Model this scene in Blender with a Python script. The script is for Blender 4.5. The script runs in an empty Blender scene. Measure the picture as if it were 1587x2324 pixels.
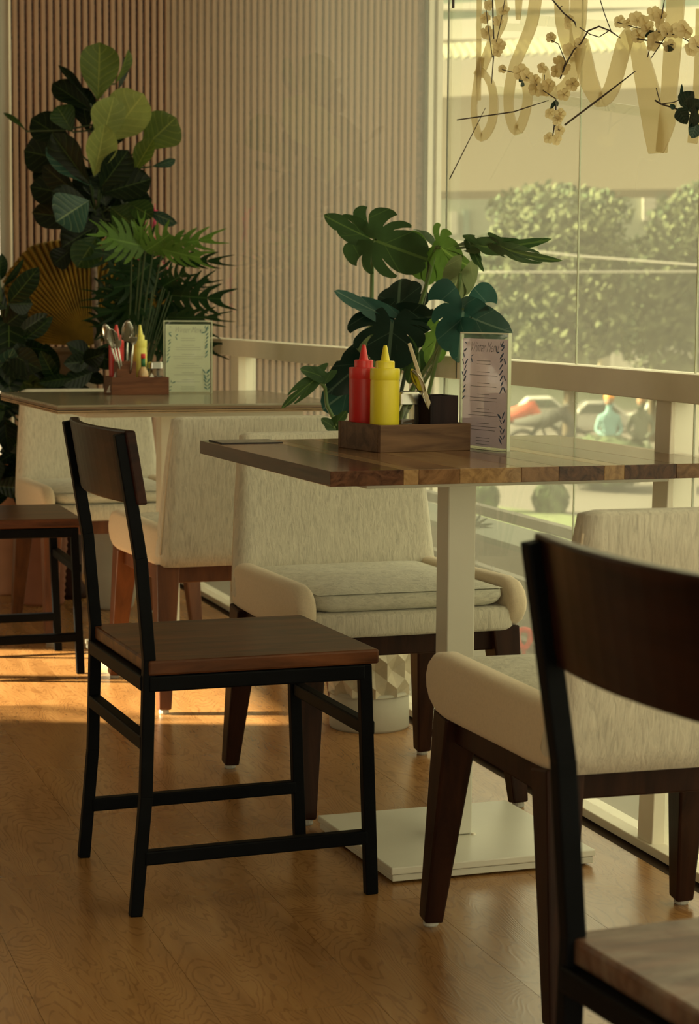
import bpy, bmesh, math, random
from mathutils import Vector, Matrix
random.seed(7)
SC = bpy.context.scene; COL = SC.collection
PI = math.pi; rad = math.radians
# ---------------------------------------------------------------- camera
FPX = 4700.0; CAM_H = 1.02; PITCH = rad(5.75); ROLL = 0.0075
c_r = Vector((1, 0, 0)); c_f = Vector((0, math.cos(PITCH), -math.sin(PITCH))); c_u = Vector((0, math.sin(PITCH), math.cos(PITCH)))
R2 = c_r*math.cos(ROLL) + c_u*math.sin(ROLL); U2 = c_u*math.cos(ROLL) - c_r*math.sin(ROLL)
cd = bpy.data.cameras.new('camera'); cam = bpy.data.objects.new('camera', cd); COL.objects.link(cam)
cd.sensor_fit = 'HORIZONTAL'; cd.sensor_width = 36; cd.lens = FPX/1587*36
cd.clip_start = .05; cd.clip_end = 400
m = Matrix.Identity(4)
for i in range(3): m[i][0] = R2[i]; m[i][1] = U2[i]; m[i][2] = -c_f[i]
m[2][3] = CAM_H; cam.matrix_world = m
cd.dof.use_dof = True; cd.dof.focus_distance = 3.85; cd.dof.aperture_fstop = 14
SC.camera = cam
# ---------------------------------------------------------------- world, sun, exposure
LIGHT = (1.0, .86, .50)
w = bpy.data.worlds.new('world'); SC.world = w; w.use_nodes = True
wn = w.node_tree; wn.nodes['Background'].inputs[0].default_value = (1.0, .87, .57, 1); wn.nodes['Background'].inputs[1].default_value = 1.6
sd = bpy.data.lights.new('sun', 'SUN'); sun = bpy.data.objects.new('sun', sd); COL.objects.link(sun)
sd.energy = 19; sd.color = (1, .84, .50); sd.angle = rad(.8)
sun.rotation_euler = Vector((1.0, -.02, -.47)).to_track_quat('-Z', 'Y').to_euler()
SC.view_settings.view_transform = 'Standard'; SC.view_settings.look = 'None'
SC.view_settings.gamma = 1; SC.view_settings.exposure = 0.70; SC.view_settings.use_curve_mapping = False

def ray(x, y): return c_f + R2*((x-793.5)/FPX) - U2*((y-1162)/FPX)
CO = Vector((0, 0, CAM_H))
def W(x, y, z=0.0):
    d = ray(x, y); return CO + d*((z-CAM_H)/d.z)
def D(x, y, Y):
    d = ray(x, y); return CO + d*(Y/d.y)
TH = rad(17.7); EX = Vector((math.cos(TH), math.sin(TH), 0)); EY = Vector((-math.sin(TH), math.cos(TH), 0))
def RM(a, b, z=0.0): return EX*a + EY*b + Vector((0, 0, z))      # room axes: a across, b along the facade
FA = 1.72                                                         # facade at a = FA
BW = 7.67                                                         # back wall at b = BW
def FC(x, y, off=0.0):                                            # pixel on the glazing plane
    d = ray(x, y); return CO + d*((FA-off-CO.dot(EX))/d.dot(EX))

# ---------------------------------------------------------------- materials
def nodes(name):
    m = bpy.data.materials.new(name); m.use_nodes = True; nt = m.node_tree
    return m, nt, nt.nodes['Principled BSDF'], nt.nodes.new, nt.links.new
def setp(b, color=None, rough=.5, metal=0, spec=.5, trans=0, coat=0):
    if color: b.inputs['Base Color'].default_value = (*color, 1)
    b.inputs['Roughness'].default_value = rough; b.inputs['Metallic'].default_value = metal
    b.inputs['Specular IOR Level'].default_value = spec; b.inputs['Transmission Weight'].default_value = trans
    b.inputs['Coat Weight'].default_value = coat; b.inputs['Coat Roughness'].default_value = .08
def coords(N, L, scale=(1, 1, 1), kind='Object', rand=False):
    tc = N('ShaderNodeTexCoord'); mp = N('ShaderNodeMapping'); mp.inputs['Scale'].default_value = scale
    L(tc.outputs[kind], mp.inputs['Vector'])
    if rand:
        oi = N('ShaderNodeObjectInfo'); mu = N('ShaderNodeVectorMath'); mu.operation = 'SCALE'; mu.inputs[0].default_value = (31, 17, 23)
        L(oi.outputs['Random'], mu.inputs['Scale']); L(mu.outputs[0], mp.inputs['Location'])
    return mp.outputs['Vector']
def noise(N, L, vec, scale, detail=4, rough=.55, dist=0):
    n = N('ShaderNodeTexNoise'); n.inputs['Scale'].default_value = scale; n.inputs['Detail'].default_value = detail
    n.inputs['Roughness'].default_value = rough; n.inputs['Distortion'].default_value = dist; L(vec, n.inputs['Vector']); return n.outputs['Fac']
def ramp(N, L, fac, stops):
    r = N('ShaderNodeValToRGB'); e = r.color_ramp.elements
    while len(e) < len(stops): e.new(.5)
    for k, (p, c) in enumerate(stops): e[k].position = p; e[k].color = (*c, 1)
    L(fac, r.inputs['Fac']); return r.outputs['Color']
def bump(N, L, b, h, strength=.3, dist=.002):
    bp = N('ShaderNodeBump'); bp.inputs['Strength'].default_value = strength; bp.inputs['Distance'].default_value = dist
    L(h, bp.inputs['Height']); L(bp.outputs[0], b.inputs['Normal'])
def plain(name, color, rough=.5, metal=0, spec=.5, coat=0, var=.12, vs=8, bs=0, bscale=60):
    m, nt, b, N, L = nodes(name); setp(b, color, rough, metal, spec, 0, coat)
    v = coords(N, L); f = noise(N, L, v, vs)
    L(ramp(N, L, f, [(.3, tuple(c*(1-var) for c in color)), (.7, tuple(min(1, c*(1+var)) for c in color))]), b.inputs['Base Color'])
    if bs: bump(N, L, b, noise(N, L, v, bscale), bs)
    return m
def wood(name, dark, light, rough=.3, scale=(1.2, 14, 14), coat=0, rand=True, contrast=(.35, .65), spec=.5, dist=1.2, mid=None):
    m, nt, b, N, L = nodes(name); setp(b, light, rough, 0, spec, 0, coat)
    v = coords(N, L, scale, rand=rand); f = noise(N, L, v, 2.2, 6, .6, dist)
    st = [(contrast[0], dark), (contrast[1], light)]
    if mid: st.insert(1, (sum(contrast)/2, mid))
    L(ramp(N, L, f, st), b.inputs['Base Color'])
    f2 = noise(N, L, coords(N, L, tuple(s*6 for s in scale)), 4, 3)
    bump(N, L, b, f2, .12, .001)
    return m
def fabric(name, color, stretch=(90, 90, 14), var=.26, bs=.7):
    m, nt, b, N, L = nodes(name); setp(b, color, .92, 0, .15)
    b.inputs['Sheen Weight'].default_value = .25
    v = coords(N, L, stretch); f = noise(N, L, v, 1.6, 5, .7, .8)
    L(ramp(N, L, f, [(.3, tuple(c*(1-var) for c in color)), (.5, color), (.68, tuple(min(1, c*(1+var*.5)) for c in color))]), b.inputs['Base Color'])
    bump(N, L, b, f, bs, .0035)
    return m
def leafmat(name, color, vein, tl=.3, rough=.38, nv=7, slope=.5, vw=.10):
    m, nt, b, N, L = nodes(name); setp(b, color, rough, 0, .22)
    tc = N('ShaderNodeTexCoord'); sp = N('ShaderNodeSeparateXYZ'); L(tc.outputs['UV'], sp.inputs[0])
    def M(op, a, c=None, d=None):
        n = N('ShaderNodeMath'); n.operation = op
        for k, x in enumerate((a, c, d)):
            if x is None: continue
            if isinstance(x, (int, float)): n.inputs[k].default_value = x
            else: L(x, n.inputs[k])
        return n.outputs[0]
    av = M('ABSOLUTE', M('SUBTRACT', M('MULTIPLY', sp.outputs[1], 2.0), 1.0))
    mid = M('LESS_THAN', av, .035)
    ph = M('FRACT', M('SUBTRACT', M('MULTIPLY', sp.outputs[0], float(nv)), M('MULTIPLY', av, slope*nv*.5)))
    sv = M('SMOOTH_MIN', M('ABSOLUTE', M('SUBTRACT', ph, .5)), .5, .01)
    side = M('LESS_THAN', sv, vw*.5)
    fac = M('MAXIMUM', mid, M('MULTIPLY', side, .55))
    n1 = noise(N, L, coords(N, L), 9)
    base = ramp(N, L, n1, [(.3, tuple(c*.75 for c in color)), (.7, tuple(min(1, c*1.2) for c in color))])
    mx = N('ShaderNodeMix'); mx.data_type = 'RGBA'; L(fac, mx.inputs[0]); L(base, mx.inputs[6]); mx.inputs[7].default_value = (*vein, 1)
    L(mx.outputs[2], b.inputs['Base Color'])
    bump(N, L, b, sv, .35, .003)
    tr = N('ShaderNodeBsdfTranslucent'); L(mx.outputs[2], tr.inputs[0]); ms = N('ShaderNodeMixShader'); ms.inputs[0].default_value = tl
    L(b.outputs[0], ms.inputs[1]); L(tr.outputs[0], ms.inputs[2]); L(ms.outputs[0], nt.nodes['Material Output'].inputs[0])
    return m
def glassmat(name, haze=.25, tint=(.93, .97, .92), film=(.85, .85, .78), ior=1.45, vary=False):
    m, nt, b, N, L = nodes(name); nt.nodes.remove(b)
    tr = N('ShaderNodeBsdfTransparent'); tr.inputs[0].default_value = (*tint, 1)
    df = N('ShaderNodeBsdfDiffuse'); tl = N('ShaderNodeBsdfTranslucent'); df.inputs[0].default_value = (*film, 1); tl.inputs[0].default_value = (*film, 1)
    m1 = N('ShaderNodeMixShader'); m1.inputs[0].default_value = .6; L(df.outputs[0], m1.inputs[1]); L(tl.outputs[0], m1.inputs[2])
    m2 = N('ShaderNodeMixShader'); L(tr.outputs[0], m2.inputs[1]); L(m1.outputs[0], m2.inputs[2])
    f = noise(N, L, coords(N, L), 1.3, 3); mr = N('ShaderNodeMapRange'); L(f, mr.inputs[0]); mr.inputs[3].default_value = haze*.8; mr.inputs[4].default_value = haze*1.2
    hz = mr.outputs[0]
    if vary:      # painted veil of outdoor light, thinning towards the far end of the facade
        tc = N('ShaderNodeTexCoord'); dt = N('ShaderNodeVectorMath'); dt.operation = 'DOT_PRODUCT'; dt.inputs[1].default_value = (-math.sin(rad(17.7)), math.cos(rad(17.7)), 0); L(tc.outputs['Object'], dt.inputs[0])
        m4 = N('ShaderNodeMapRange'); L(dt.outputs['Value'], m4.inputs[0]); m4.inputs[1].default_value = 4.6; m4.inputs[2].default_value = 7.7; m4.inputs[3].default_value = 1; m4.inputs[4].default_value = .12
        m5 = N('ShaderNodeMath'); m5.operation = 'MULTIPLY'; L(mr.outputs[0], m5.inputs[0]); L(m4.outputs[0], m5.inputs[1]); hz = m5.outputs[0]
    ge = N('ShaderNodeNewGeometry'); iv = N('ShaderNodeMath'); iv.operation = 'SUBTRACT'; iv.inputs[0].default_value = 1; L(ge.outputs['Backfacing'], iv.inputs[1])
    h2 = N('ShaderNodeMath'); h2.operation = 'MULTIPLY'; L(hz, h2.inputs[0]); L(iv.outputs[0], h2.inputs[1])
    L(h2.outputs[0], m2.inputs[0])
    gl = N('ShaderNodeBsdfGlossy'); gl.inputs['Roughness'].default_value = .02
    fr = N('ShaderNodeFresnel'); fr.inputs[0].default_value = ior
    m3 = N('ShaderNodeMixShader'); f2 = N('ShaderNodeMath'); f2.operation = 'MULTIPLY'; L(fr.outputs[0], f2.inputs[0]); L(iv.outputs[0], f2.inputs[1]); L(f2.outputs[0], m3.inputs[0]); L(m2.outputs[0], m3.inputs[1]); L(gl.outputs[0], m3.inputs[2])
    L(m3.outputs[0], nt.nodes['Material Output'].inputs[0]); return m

MT = {}
MT['black'] = plain('black_powder_coat', (.003, .0034, .0045), .5, 0, .06, var=.25, vs=20)
MT['blackworn'] = plain('worn_black_metal', (.02, .02, .018), .35, .3, .6, var=.3, vs=30)
MT['seatwood'] = wood('dark_stained_wood', (.045, .015, .007), (.150, .055, .022), .36, (1.0, 9, 9), coat=0, spec=.15)
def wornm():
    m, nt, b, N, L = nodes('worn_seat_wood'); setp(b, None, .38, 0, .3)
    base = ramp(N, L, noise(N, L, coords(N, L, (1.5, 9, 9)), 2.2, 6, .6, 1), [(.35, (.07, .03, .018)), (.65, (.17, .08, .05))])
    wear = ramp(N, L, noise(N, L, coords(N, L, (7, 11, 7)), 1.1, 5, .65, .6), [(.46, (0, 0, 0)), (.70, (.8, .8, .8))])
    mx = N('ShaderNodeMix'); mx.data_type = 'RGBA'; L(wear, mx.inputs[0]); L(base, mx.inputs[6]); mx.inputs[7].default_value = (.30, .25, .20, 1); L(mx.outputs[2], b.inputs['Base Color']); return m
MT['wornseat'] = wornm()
MT['backwood'] = wood('dark_back_wood', (.010, .0035, .003), (.042, .014, .009), .30, (6, 1, 6), coat=0, spec=.10)
MT['legwood'] = wood('walnut_stained_leg', (.016, .006, .004), (.038, .014, .008), .42, (9, 9, 1.2), coat=0, spec=.12)
MT['legsunlit'] = wood('sunlit_leg_wood', (.09, .03, .012), (.17, .058, .022), .4, (9, 9, 1.2), coat=0, spec=.3)  # sunlight on the far armchairs' legs, painted as a lighter orange copy
MT['cream'] = fabric('cream_upholstery', (.60, .56, .46))
MT['creamsmooth'] = fabric('cream_smooth_upholstery', (.66, .55, .40), (150, 150, 150), .10, .15)
MT['cushion'] = fabric('cream_cushion_cloth', (.58, .56, .46), (30, 30, 90))
MT['glide'] = plain('grey_glide', (.45, .45, .42), .5)
MT['white'] = plain('white_painted_steel', (.66, .64, .55), .38, 0, .5, var=.05, vs=3, bs=.05)
MT['whitewood'] = plain('off_white_paint', (.60, .585, .50), .45, 0, .5, var=.06, vs=2, bs=.05, bscale=30)
MT['chip'] = plain('chipped_paint_line', (.07, .06, .045), .8)
MT['floor'] = wood('oak_vinyl_plank', (.205, .108, .046), (.30, .168, .075), .30, (7, .9, 7), contrast=(.28, .62), dist=2.6, mid=(.27, .148, .064), spec=.5)
def floormat():
    m, nt, b, N, L = nodes('oak_vinyl_plank'); setp(b, None, .30, 0, .6)
    v = coords(N, L, (5.0, .8, 5), rand=True); n1 = noise(N, L, coords(N, L, (6.5, 1.5, 5), rand=True), 1.0, 3.5, .5, .4)
    base = ramp(N, L, noise(N, L, v, 2.5, 6, .6, 1.0), [(.28, (.26, .125, .042)), (.5, (.33, .165, .058)), (.68, (.38, .20, .075))])
    mu = N('ShaderNodeMath'); mu.operation = 'MULTIPLY'; mu.inputs[1].default_value = 260; L(n1, mu.inputs[0]); si = N('ShaderNodeMath'); si.operation = 'SINE'; L(mu.outputs[0], si.inputs[0])
    fine = noise(N, L, coords(N, L, (60, 3, 60), rand=True), 3, 3)
    ad = N('ShaderNodeMath'); ad.operation = 'MULTIPLY'; L(si.outputs[0], ad.inputs[0]); L(fine, ad.inputs[1])
    k = ramp(N, L, ad.outputs[0], [(.30, (1, 1, 1)), (.46, (.60, .50, .44))])
    mx = N('ShaderNodeMix'); mx.data_type = 'RGBA'; mx.blend_type = 'MULTIPLY'; mx.inputs[0].default_value = .55; L(base, mx.inputs[6]); L(k, mx.inputs[7]); L(mx.outputs[2], b.inputs['Base Color'])
    rr = N('ShaderNodeMapRange'); L(noise(N, L, coords(N, L, (1, 1, 1), 'Object', True), 2.2, 4), rr.inputs[0]); rr.inputs[3].default_value = .17; rr.inputs[4].default_value = .34; L(rr.outputs[0], b.inputs['Roughness'])
    bump(N, L, b, ad.outputs[0], .10, .0006); return m
MT['floor'] = floormat()
MT['subfloor'] = plain('dark_joint', (.06, .035, .02), .9)
MT['slat'] = plain('tan_slat', (.40, .245, .165), .6, var=.06, vs=5)
MT['gap'] = plain('mottled_gap', (.12, .055, .035), .5, var=.7, vs=70)
MT['wall'] = plain('warm_wall_paint', (.42, .36, .29), .8)
MT['ceiling'] = plain('ceiling_paint', (.50, .46, .40), .9)
MT['palewall'] = plain('pale_column_paint', (.42, .40, .33), .6, var=.04)
MT['frame'] = plain('pale_frame_paint', (.84, .78, .64), .45, var=.05)
MT['framedark'] = plain('dark_gasket', (.05, .07, .05), .5)
MT['glass'] = glassmat('hazy_glazing', .30, film=(.86, .86, .76), ior=1.30, vary=True)  # film carries the outdoor light bloom as painted haze
MT['clear'] = glassmat('clear_acrylic', .04, (.97, .98, .95))
MT['sign'] = glassmat('frosted_letter', .62, (.9, .85, .7), (.60, .52, .37))
MT['acredge'] = plain('acrylic_edge', (.62, .66, .48), .2, var=.04)
MT['paper'] = plain('menu_paper', (.62, .62, .56), .7, var=.03)
MT['paper2'] = plain('reflection_tinted_paper', (.52, .46, .44), .7, var=.03)
def paperm(name, c):
    m, nt, b, N, L = nodes(name); setp(b, c, .7); tr = N('ShaderNodeBsdfTranslucent'); tr.inputs[0].default_value = (*c, 1); ms = N('ShaderNodeMixShader'); ms.inputs[0].default_value = .45
    L(b.outputs[0], ms.inputs[1]); L(tr.outputs[0], ms.inputs[2]); L(ms.outputs[0], nt.nodes['Material Output'].inputs[0]); return m
MT['paper'] = paperm('menu_paper', (.88, .90, .80)); MT['paper2'] = paperm('reflection_tinted_paper', (.80, .70, .80))  # mauve of the second paper is a reflection put into its colour
MT['ink'] = plain('grey_ink', (.17, .17, .18), .8)
MT['inkpale'] = plain('pale_ink', (.36, .36, .33), .8)
MT['leafblue'] = plain('blue_printed_leaf', (.10, .15, .25), .8, var=.4, vs=60)
MT['leafteal'] = plain('teal_printed_leaf', (.09, .20, .19), .8, var=.4, vs=60)
MT['red'] = plain('red_squeeze_plastic', (.50, .012, .012), .42, var=.05)
MT['redcap'] = plain('red_cap_plastic', (.62, .030, .030), .35, var=.05)
MT['yellow'] = plain('yellow_squeeze_plastic', (.72, .60, .025), .42, var=.05)
MT['yellowcap'] = plain('yellow_cap_plastic', (.74, .63, .03), .35, var=.05)
MT['yellowpale'] = plain('pale_yellow_plastic', (.74, .68, .14), .4, var=.05)
MT['steel'] = plain('brushed_steel', (.55, .54, .50), .22, 1, .5, var=.1)
MT['trayw'] = wood('tray_wood', (.062, .030, .016), (.17, .092, .048), .5, (1.6, 16, 16), contrast=(.3, .7), spec=.2)
MT['trayd'] = wood('tray_wood_warm', (.085, .030, .014), (.20, .078, .036), .45, (1.6, 14, 14), contrast=(.3, .7), dist=2.5, spec=.2)
MT['boxw'] = wood('dark_utensil_box_wood', (.010, .006, .008), (.026, .014, .015), .6, (14, 14, 2), spec=.15)
MT['staved'] = wood('stave_dark', (.032, .012, .008), (.105, .044, .024), .13, (14, 1.2, 14), coat=.08, spec=.22, contrast=(.35, .62), dist=2)
MT['stavem'] = wood('stave_mid', (.085, .038, .017), (.22, .115, .055), .13, (12, 1.2, 12), coat=.08, spec=.22, contrast=(.3, .65), dist=2)
MT['stavel'] = wood('stave_light', (.15, .08, .036), (.32, .19, .088), .13, (10, 1.2, 10), coat=.08, spec=.22, contrast=(.3, .6), dist=3)
MT['greytop'] = wood('greyed_table_top', (.15, .12, .08), (.30, .26, .18), .20, (1, 9, 9), coat=.2)
MT['ply'] = wood('plywood_edge', (.02, .01, .006), (.26, .17, .09), .7, (.5, .5, 60), contrast=(.36, .5), rand=False)
MT['plydark'] = wood('split_dark_ply', (.006, .004, .003), (.16, .095, .05), .8, (5, 5, 90), contrast=(.47, .60), rand=False)
MT['plylight'] = wood('pale_ply', (.05, .03, .015), (.40, .27, .15), .7, (4, 4, 120), contrast=(.30, .46), rand=False)
MT['plytop'] = wood('ply_top_layer', (.14, .08, .04), (.22, .14, .08), .4, (1.5, 6, 6))
MT['straw'] = plain('pale_wooden_stick', (.66, .57, .38), .6)
MT['napkin'] = plain('white_napkin', (.72, .70, .62), .9, var=.04)
MT['sauce'] = plain('brown_hot_sauce', (.30, .085, .02), .2)
MT['amber'] = plain('pale_glass_neck', (.62, .42, .22), .15)
MT['greenlabel'] = plain('green_label', (.03, .16, .06), .5)
MT['jarglass'] = glassmat('jar_glass', .12, (.8, .8, .72), (.5, .48, .4))
MT['pepper'] = plain('dark_spice', (.05, .035, .025), .9, var=.5, vs=200)
MT['terracotta'] = plain('terracotta', (.42, .20, .11), .75, var=.12)
MT['terradark'] = plain('brown_terracotta', (.25, .085, .04), .7, var=.12)
MT['creampot'] = plain('cream_stone_pot', (.42, .39, .32), .8, var=.08, bs=.2)
MT['basket'] = plain('ribbed_brown_pot', (.13, .075, .035), .5, var=.3, vs=20)
MT['hexpot'] = plain('pale_faceted_concrete', (.46, .39, .28), .5, var=.15, vs=18, bs=.3)
MT['soil'] = plain('bark_mulch', (.07, .035, .02), .9, var=.5, vs=60, bs=.5)
MT['trunk'] = plain('speckled_trunk', (.16, .11, .085), .8, var=.4, vs=60, bs=.4)
MT['fig_dark'] = leafmat('fig_leaf_dark', (.004, .011, .005), (.035, .06, .018), .12)  # dark to pale fig copies: shade and daylight painted into the leaf colour
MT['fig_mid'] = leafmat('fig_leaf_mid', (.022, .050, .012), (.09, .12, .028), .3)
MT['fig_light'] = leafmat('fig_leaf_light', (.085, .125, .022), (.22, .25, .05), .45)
MT['fig_pale'] = leafmat('fig_leaf_backlit', (.26, .31, .095), (.40, .42, .13), .45)  # backlight painted into the palest leaf copy
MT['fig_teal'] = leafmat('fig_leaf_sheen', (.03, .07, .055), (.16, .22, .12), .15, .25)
MT['rub'] = leafmat('rubber_leaf', (.005, .015, .006), (.05, .085, .022), .15, .3, 8, .25)
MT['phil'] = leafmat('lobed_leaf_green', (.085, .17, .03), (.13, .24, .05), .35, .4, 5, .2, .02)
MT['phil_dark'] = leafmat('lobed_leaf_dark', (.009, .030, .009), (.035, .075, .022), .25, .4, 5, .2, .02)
MT['mon'] = leafmat('monstera_green', (.045, .095, .034), (.10, .17, .05), .30, .35, 5, .4, .03)
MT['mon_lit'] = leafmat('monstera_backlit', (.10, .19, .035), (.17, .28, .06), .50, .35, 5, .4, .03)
MT['mon_teal'] = leafmat('monstera_teal', (.025, .085, .070), (.10, .18, .14), .22, .25, 5, .4, .03)
MT['mon_dark'] = leafmat('monstera_dark', (.008, .024, .018), (.06, .10, .07), .15, .3, 5, .4, .03)
MT['mon_pale'] = leafmat('monstera_pale_underside', (.20, .25, .12), (.28, .33, .16), .5, .5, 5, .4, .03)
MT['stem'] = plain('green_stem', (.10, .17, .05), .45)
MT['stemdark'] = plain('dark_green_stem', (.03, .055, .02), .45)
MT['fan'] = plain('dried_palm_leaf', (.22, .13, .012), .6, var=.45, vs=9)
MT['fanrib'] = plain('golden_palm_rib', (.42, .30, .03), .5, var=.3)
MT['magenta'] = plain('magenta_tinsel', (.55, .01, .10), .4, var=.3)
MT['tinsely'] = plain('yellow_tinsel', (.55, .33, .02), .4)
MT['card'] = plain('checked_grey_card', (.20, .17, .14), .6, var=.3, vs=60)
MT['cardedge'] = plain('black_card_edge', (.012, .012, .012), .6)
MT['branch'] = plain('dark_branch', (.055, .04, .04), .6)
MT['blossom'] = paperm('cream_blossom', (.74, .62, .36))
MT['twigleaf'] = leafmat('eucalyptus_leaf', (.018, .045, .032), (.06, .09, .06), .1, .4, 6)
MT['grass'] = plain('grass', (.10, .13, .05), .95, var=.35, vs=3)
MT['road'] = plain('pale_road', (.098, .087, .072), .9, var=.05, vs=.3)
MT['ledge'] = plain('pale_outdoor_concrete', (.30, .28, .23), .8, var=.06, vs=2)
MT['ledge2'] = plain('green_grey_deck', (.21, .235, .19), .8, var=.06, vs=2)
MT['far_tan'] = plain('far_tan_panel', (.35, .295, .20), .9, var=.04, vs=.2)
MT['far_white'] = plain('far_bright_wall', (.52, .49, .43), .9, var=.02, vs=.2)
MT['far_olive'] = plain('far_olive_roof', (.24, .23, .16), .9, var=.05, vs=.3)
MT['far_green'] = plain('far_green_tarpaulin', (.19, .25, .20), .9, var=.06, vs=.4)
MT['far_grey'] = plain('far_greygreen_building', (.30, .325, .25), .9, var=.05, vs=.2)
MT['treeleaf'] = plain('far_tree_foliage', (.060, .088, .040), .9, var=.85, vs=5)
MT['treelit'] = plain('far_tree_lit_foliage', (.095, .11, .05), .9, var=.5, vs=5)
MT['treetrunk'] = plain('far_tree_trunk', (.13, .10, .06), .9)
MT['railpaint'] = plain('outdoor_rail_paint', (.17, .155, .115), .6)
MT['car'] = plain('far_white_vehicle', (.45, .44, .40), .3, var=.02)
MT['carwin'] = plain('far_vehicle_glass', (.10, .12, .10), .2)
MT['tyre'] = plain('far_tyre', (.04, .04, .035), .8)
MT['cloth_blue'] = plain('far_blue_cloth', (.15, .28, .28), .9)
MT['cloth_dark'] = plain('far_dark_cloth', (.10, .11, .08), .9)
MT['cloth_red'] = plain('far_red_cloth', (.50, .10, .06), .9)
MT['skin'] = plain('far_skin', (.30, .18, .11), .7)
MT['orange'] = plain('orange_helmet', (.75, .28, .05), .5)
MT['redpaint'] = plain('red_hose', (.85, .03, .015), .5)

# ---------------------------------------------------------------- mesh builder
class B:
    def __init__(s): s.v = []; s.f = []; s.uv = []; s.hasuv = False
    def _f(s, idx, uv=None):
        s.f.append(tuple(idx)); s.uv.append(uv)
        if uv: s.hasuv = True
    def obox(s, c, ax, ay, az):          # centre, half-axis vectors
        c = Vector(c); ax, ay, az = Vector(ax), Vector(ay), Vector(az); n = len(s.v)
        for k in range(8): s.v.append(c + ax*(1 if k & 1 else -1) + ay*(1 if k & 2 else -1) + az*(1 if k & 4 else -1))
        q = [(0, 2, 3, 1), (4, 5, 7, 6), (0, 1, 5, 4), (2, 6, 7, 3), (0, 4, 6, 2), (1, 3, 7, 5)]
        if ax.cross(ay).dot(az) < 0: q = [t[::-1] for t in q]
        for t in q: s._f([n+i for i in t])
        return s
    def box(s, x0, x1, y0, y1, z0, z1):
        return s.obox(((x0+x1)/2, (y0+y1)/2, (z0+z1)/2), ((x1-x0)/2, 0, 0), (0, (y1-y0)/2, 0), (0, 0, (z1-z0)/2))
    def rbox(s, a0, a1, b0, b1, z0, z1):  # in room axes
        return s.obox(RM((a0+a1)/2, (b0+b1)/2, (z0+z1)/2), EX*((a1-a0)/2), EY*((b1-b0)/2), (0, 0, (z1-z0)/2))
    def beam(s, p, q, w, h, side=(0, 1, 0), w2=None, h2=None):     # tapered square bar
        p, q = Vector(p), Vector(q); d = (q-p).normalized(); sd = Vector(side); sd = (sd - d*sd.dot(d)).normalized(); t = d.cross(sd)
        w2 = w if w2 is None else w2; h2 = h if h2 is None else h2; n = len(s.v)
        for (c, a, b) in ((p, w, h), (q, w2, h2)):
            for (i, j) in ((-1, -1), (1, -1), (1, 1), (-1, 1)): s.v.append(c + sd*(i*a/2) + t*(j*b/2))
        for t4 in ((3, 2, 1, 0), (4, 5, 6, 7), (0, 1, 5, 4), (1, 2, 6, 5), (2, 3, 7, 6), (3, 0, 4, 7)): s._f([n+i for i in t4])
        return s
    def tube(s, pts, r, n=8, flat=1.0):
        pts = [Vector(p) for p in pts]; rr = r if isinstance(r, (list, tuple)) else [r]*len(pts); base = len(s.v)
        prev = None
        for i, p in enumerate(pts):
            d = (pts[min(i+1, len(pts)-1)] - pts[max(i-1, 0)]).normalized()
            if prev is None: a = d.orthogonal().normalized()
            else: a = (prev - d*prev.dot(d)).normalized()
            prev = a; b = d.cross(a)
            for k in range(n):
                t = 2*PI*k/n; s.v.append(p + a*(math.cos(t)*rr[i]) + b*(math.sin(t)*rr[i]*flat))
        for i in range(len(pts)-1):
            for k in range(n):
                k2 = (k+1) % n; s._f((base+i*n+k, base+i*n+k2, base+(i+1)*n+k2, base+(i+1)*n+k))
        s._f([base+k for k in range(n)][::-1]); s._f([base+(len(pts)-1)*n+k for k in range(n)])
        return s
    def lathe(s, prof, c=(0, 0, 0), n=24, sq=0):
        c = Vector(c); base = len(s.v)
        for (r, z) in prof:
            for k in range(n):
                t = 2*PI*k/n; s.v.append(c + Vector((r*math.cos(t), r*math.sin(t), z)))
        for i in range(len(prof)-1):
            for k in range(n):
                k2 = (k+1) % n; s._f((base+i*n+k, base+i*n+k2, base+(i+1)*n+k2, base+(i+1)*n+k))
        s._f([base+k for k in range(n)][::-1]); s._f([base+(len(prof)-1)*n+k for k in range(n)])
        return s
    def grid(s, P, uv=None, closeu=False):
        n = len(s.v); R = len(P); K = len(P[0])
        for row in P:
            for p in row: s.v.append(Vector(p))
        for i in range(R-1):
            for j in range(K-1):
                q = (n+i*K+j, n+i*K+j+1, n+(i+1)*K+j+1, n+(i+1)*K+j)
                u = None
                if uv: u = (uv[i][j], uv[i][j+1], uv[i+1][j+1], uv[i+1][j])
                s._f(q, u)
        return s
    def poly(s, pts, depth):               # extruded polygon, depth = vector
        pts = [Vector(p) for p in pts]; n = len(s.v); k = len(pts); dv = Vector(depth)
        s.v += pts + [p+dv for p in pts]
        s._f(list(range(n, n+k))); s._f(list(range(n+2*k-1, n+k-1, -1)))
        for i in range(k): j = (i+1) % k; s._f((n+j, n+i, n+k+i, n+k+j))
        return s
    def out(s, name, mat, parent=None, smooth=False, bevel=0, org=None, seg=2, sub=0, solid=0):
        o0 = Vector(org) if org is not None else (parent.location if (parent is not None and parent.get('wc')) else Vector((0, 0, 0)))
        me = bpy.data.meshes.new(name)
        me.from_pydata([tuple(p - o0) for p in s.v], [], s.f)
        if s.hasuv:
            ul = me.uv_layers.new(name='UVMap'); i = 0
            for f, u in zip(s.f, s.uv):
                for k in range(len(f)):
                    ul.data[i].uv = u[k] if u else (0, 0); i += 1
        bm = bmesh.new(); bm.from_mesh(me); bmesh.ops.remove_doubles(bm, verts=bm.verts, dist=1e-6)
        bmesh.ops.recalc_face_normals(bm, faces=bm.faces); bm.to_mesh(me); bm.free()
        me.materials.append(MT[mat] if isinstance(mat, str) else mat)
        if smooth:
            for p in me.polygons: p.use_smooth = True
        o = bpy.data.objects.new(name, me); COL.objects.link(o)
        if parent is not None: o.parent = parent
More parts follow.
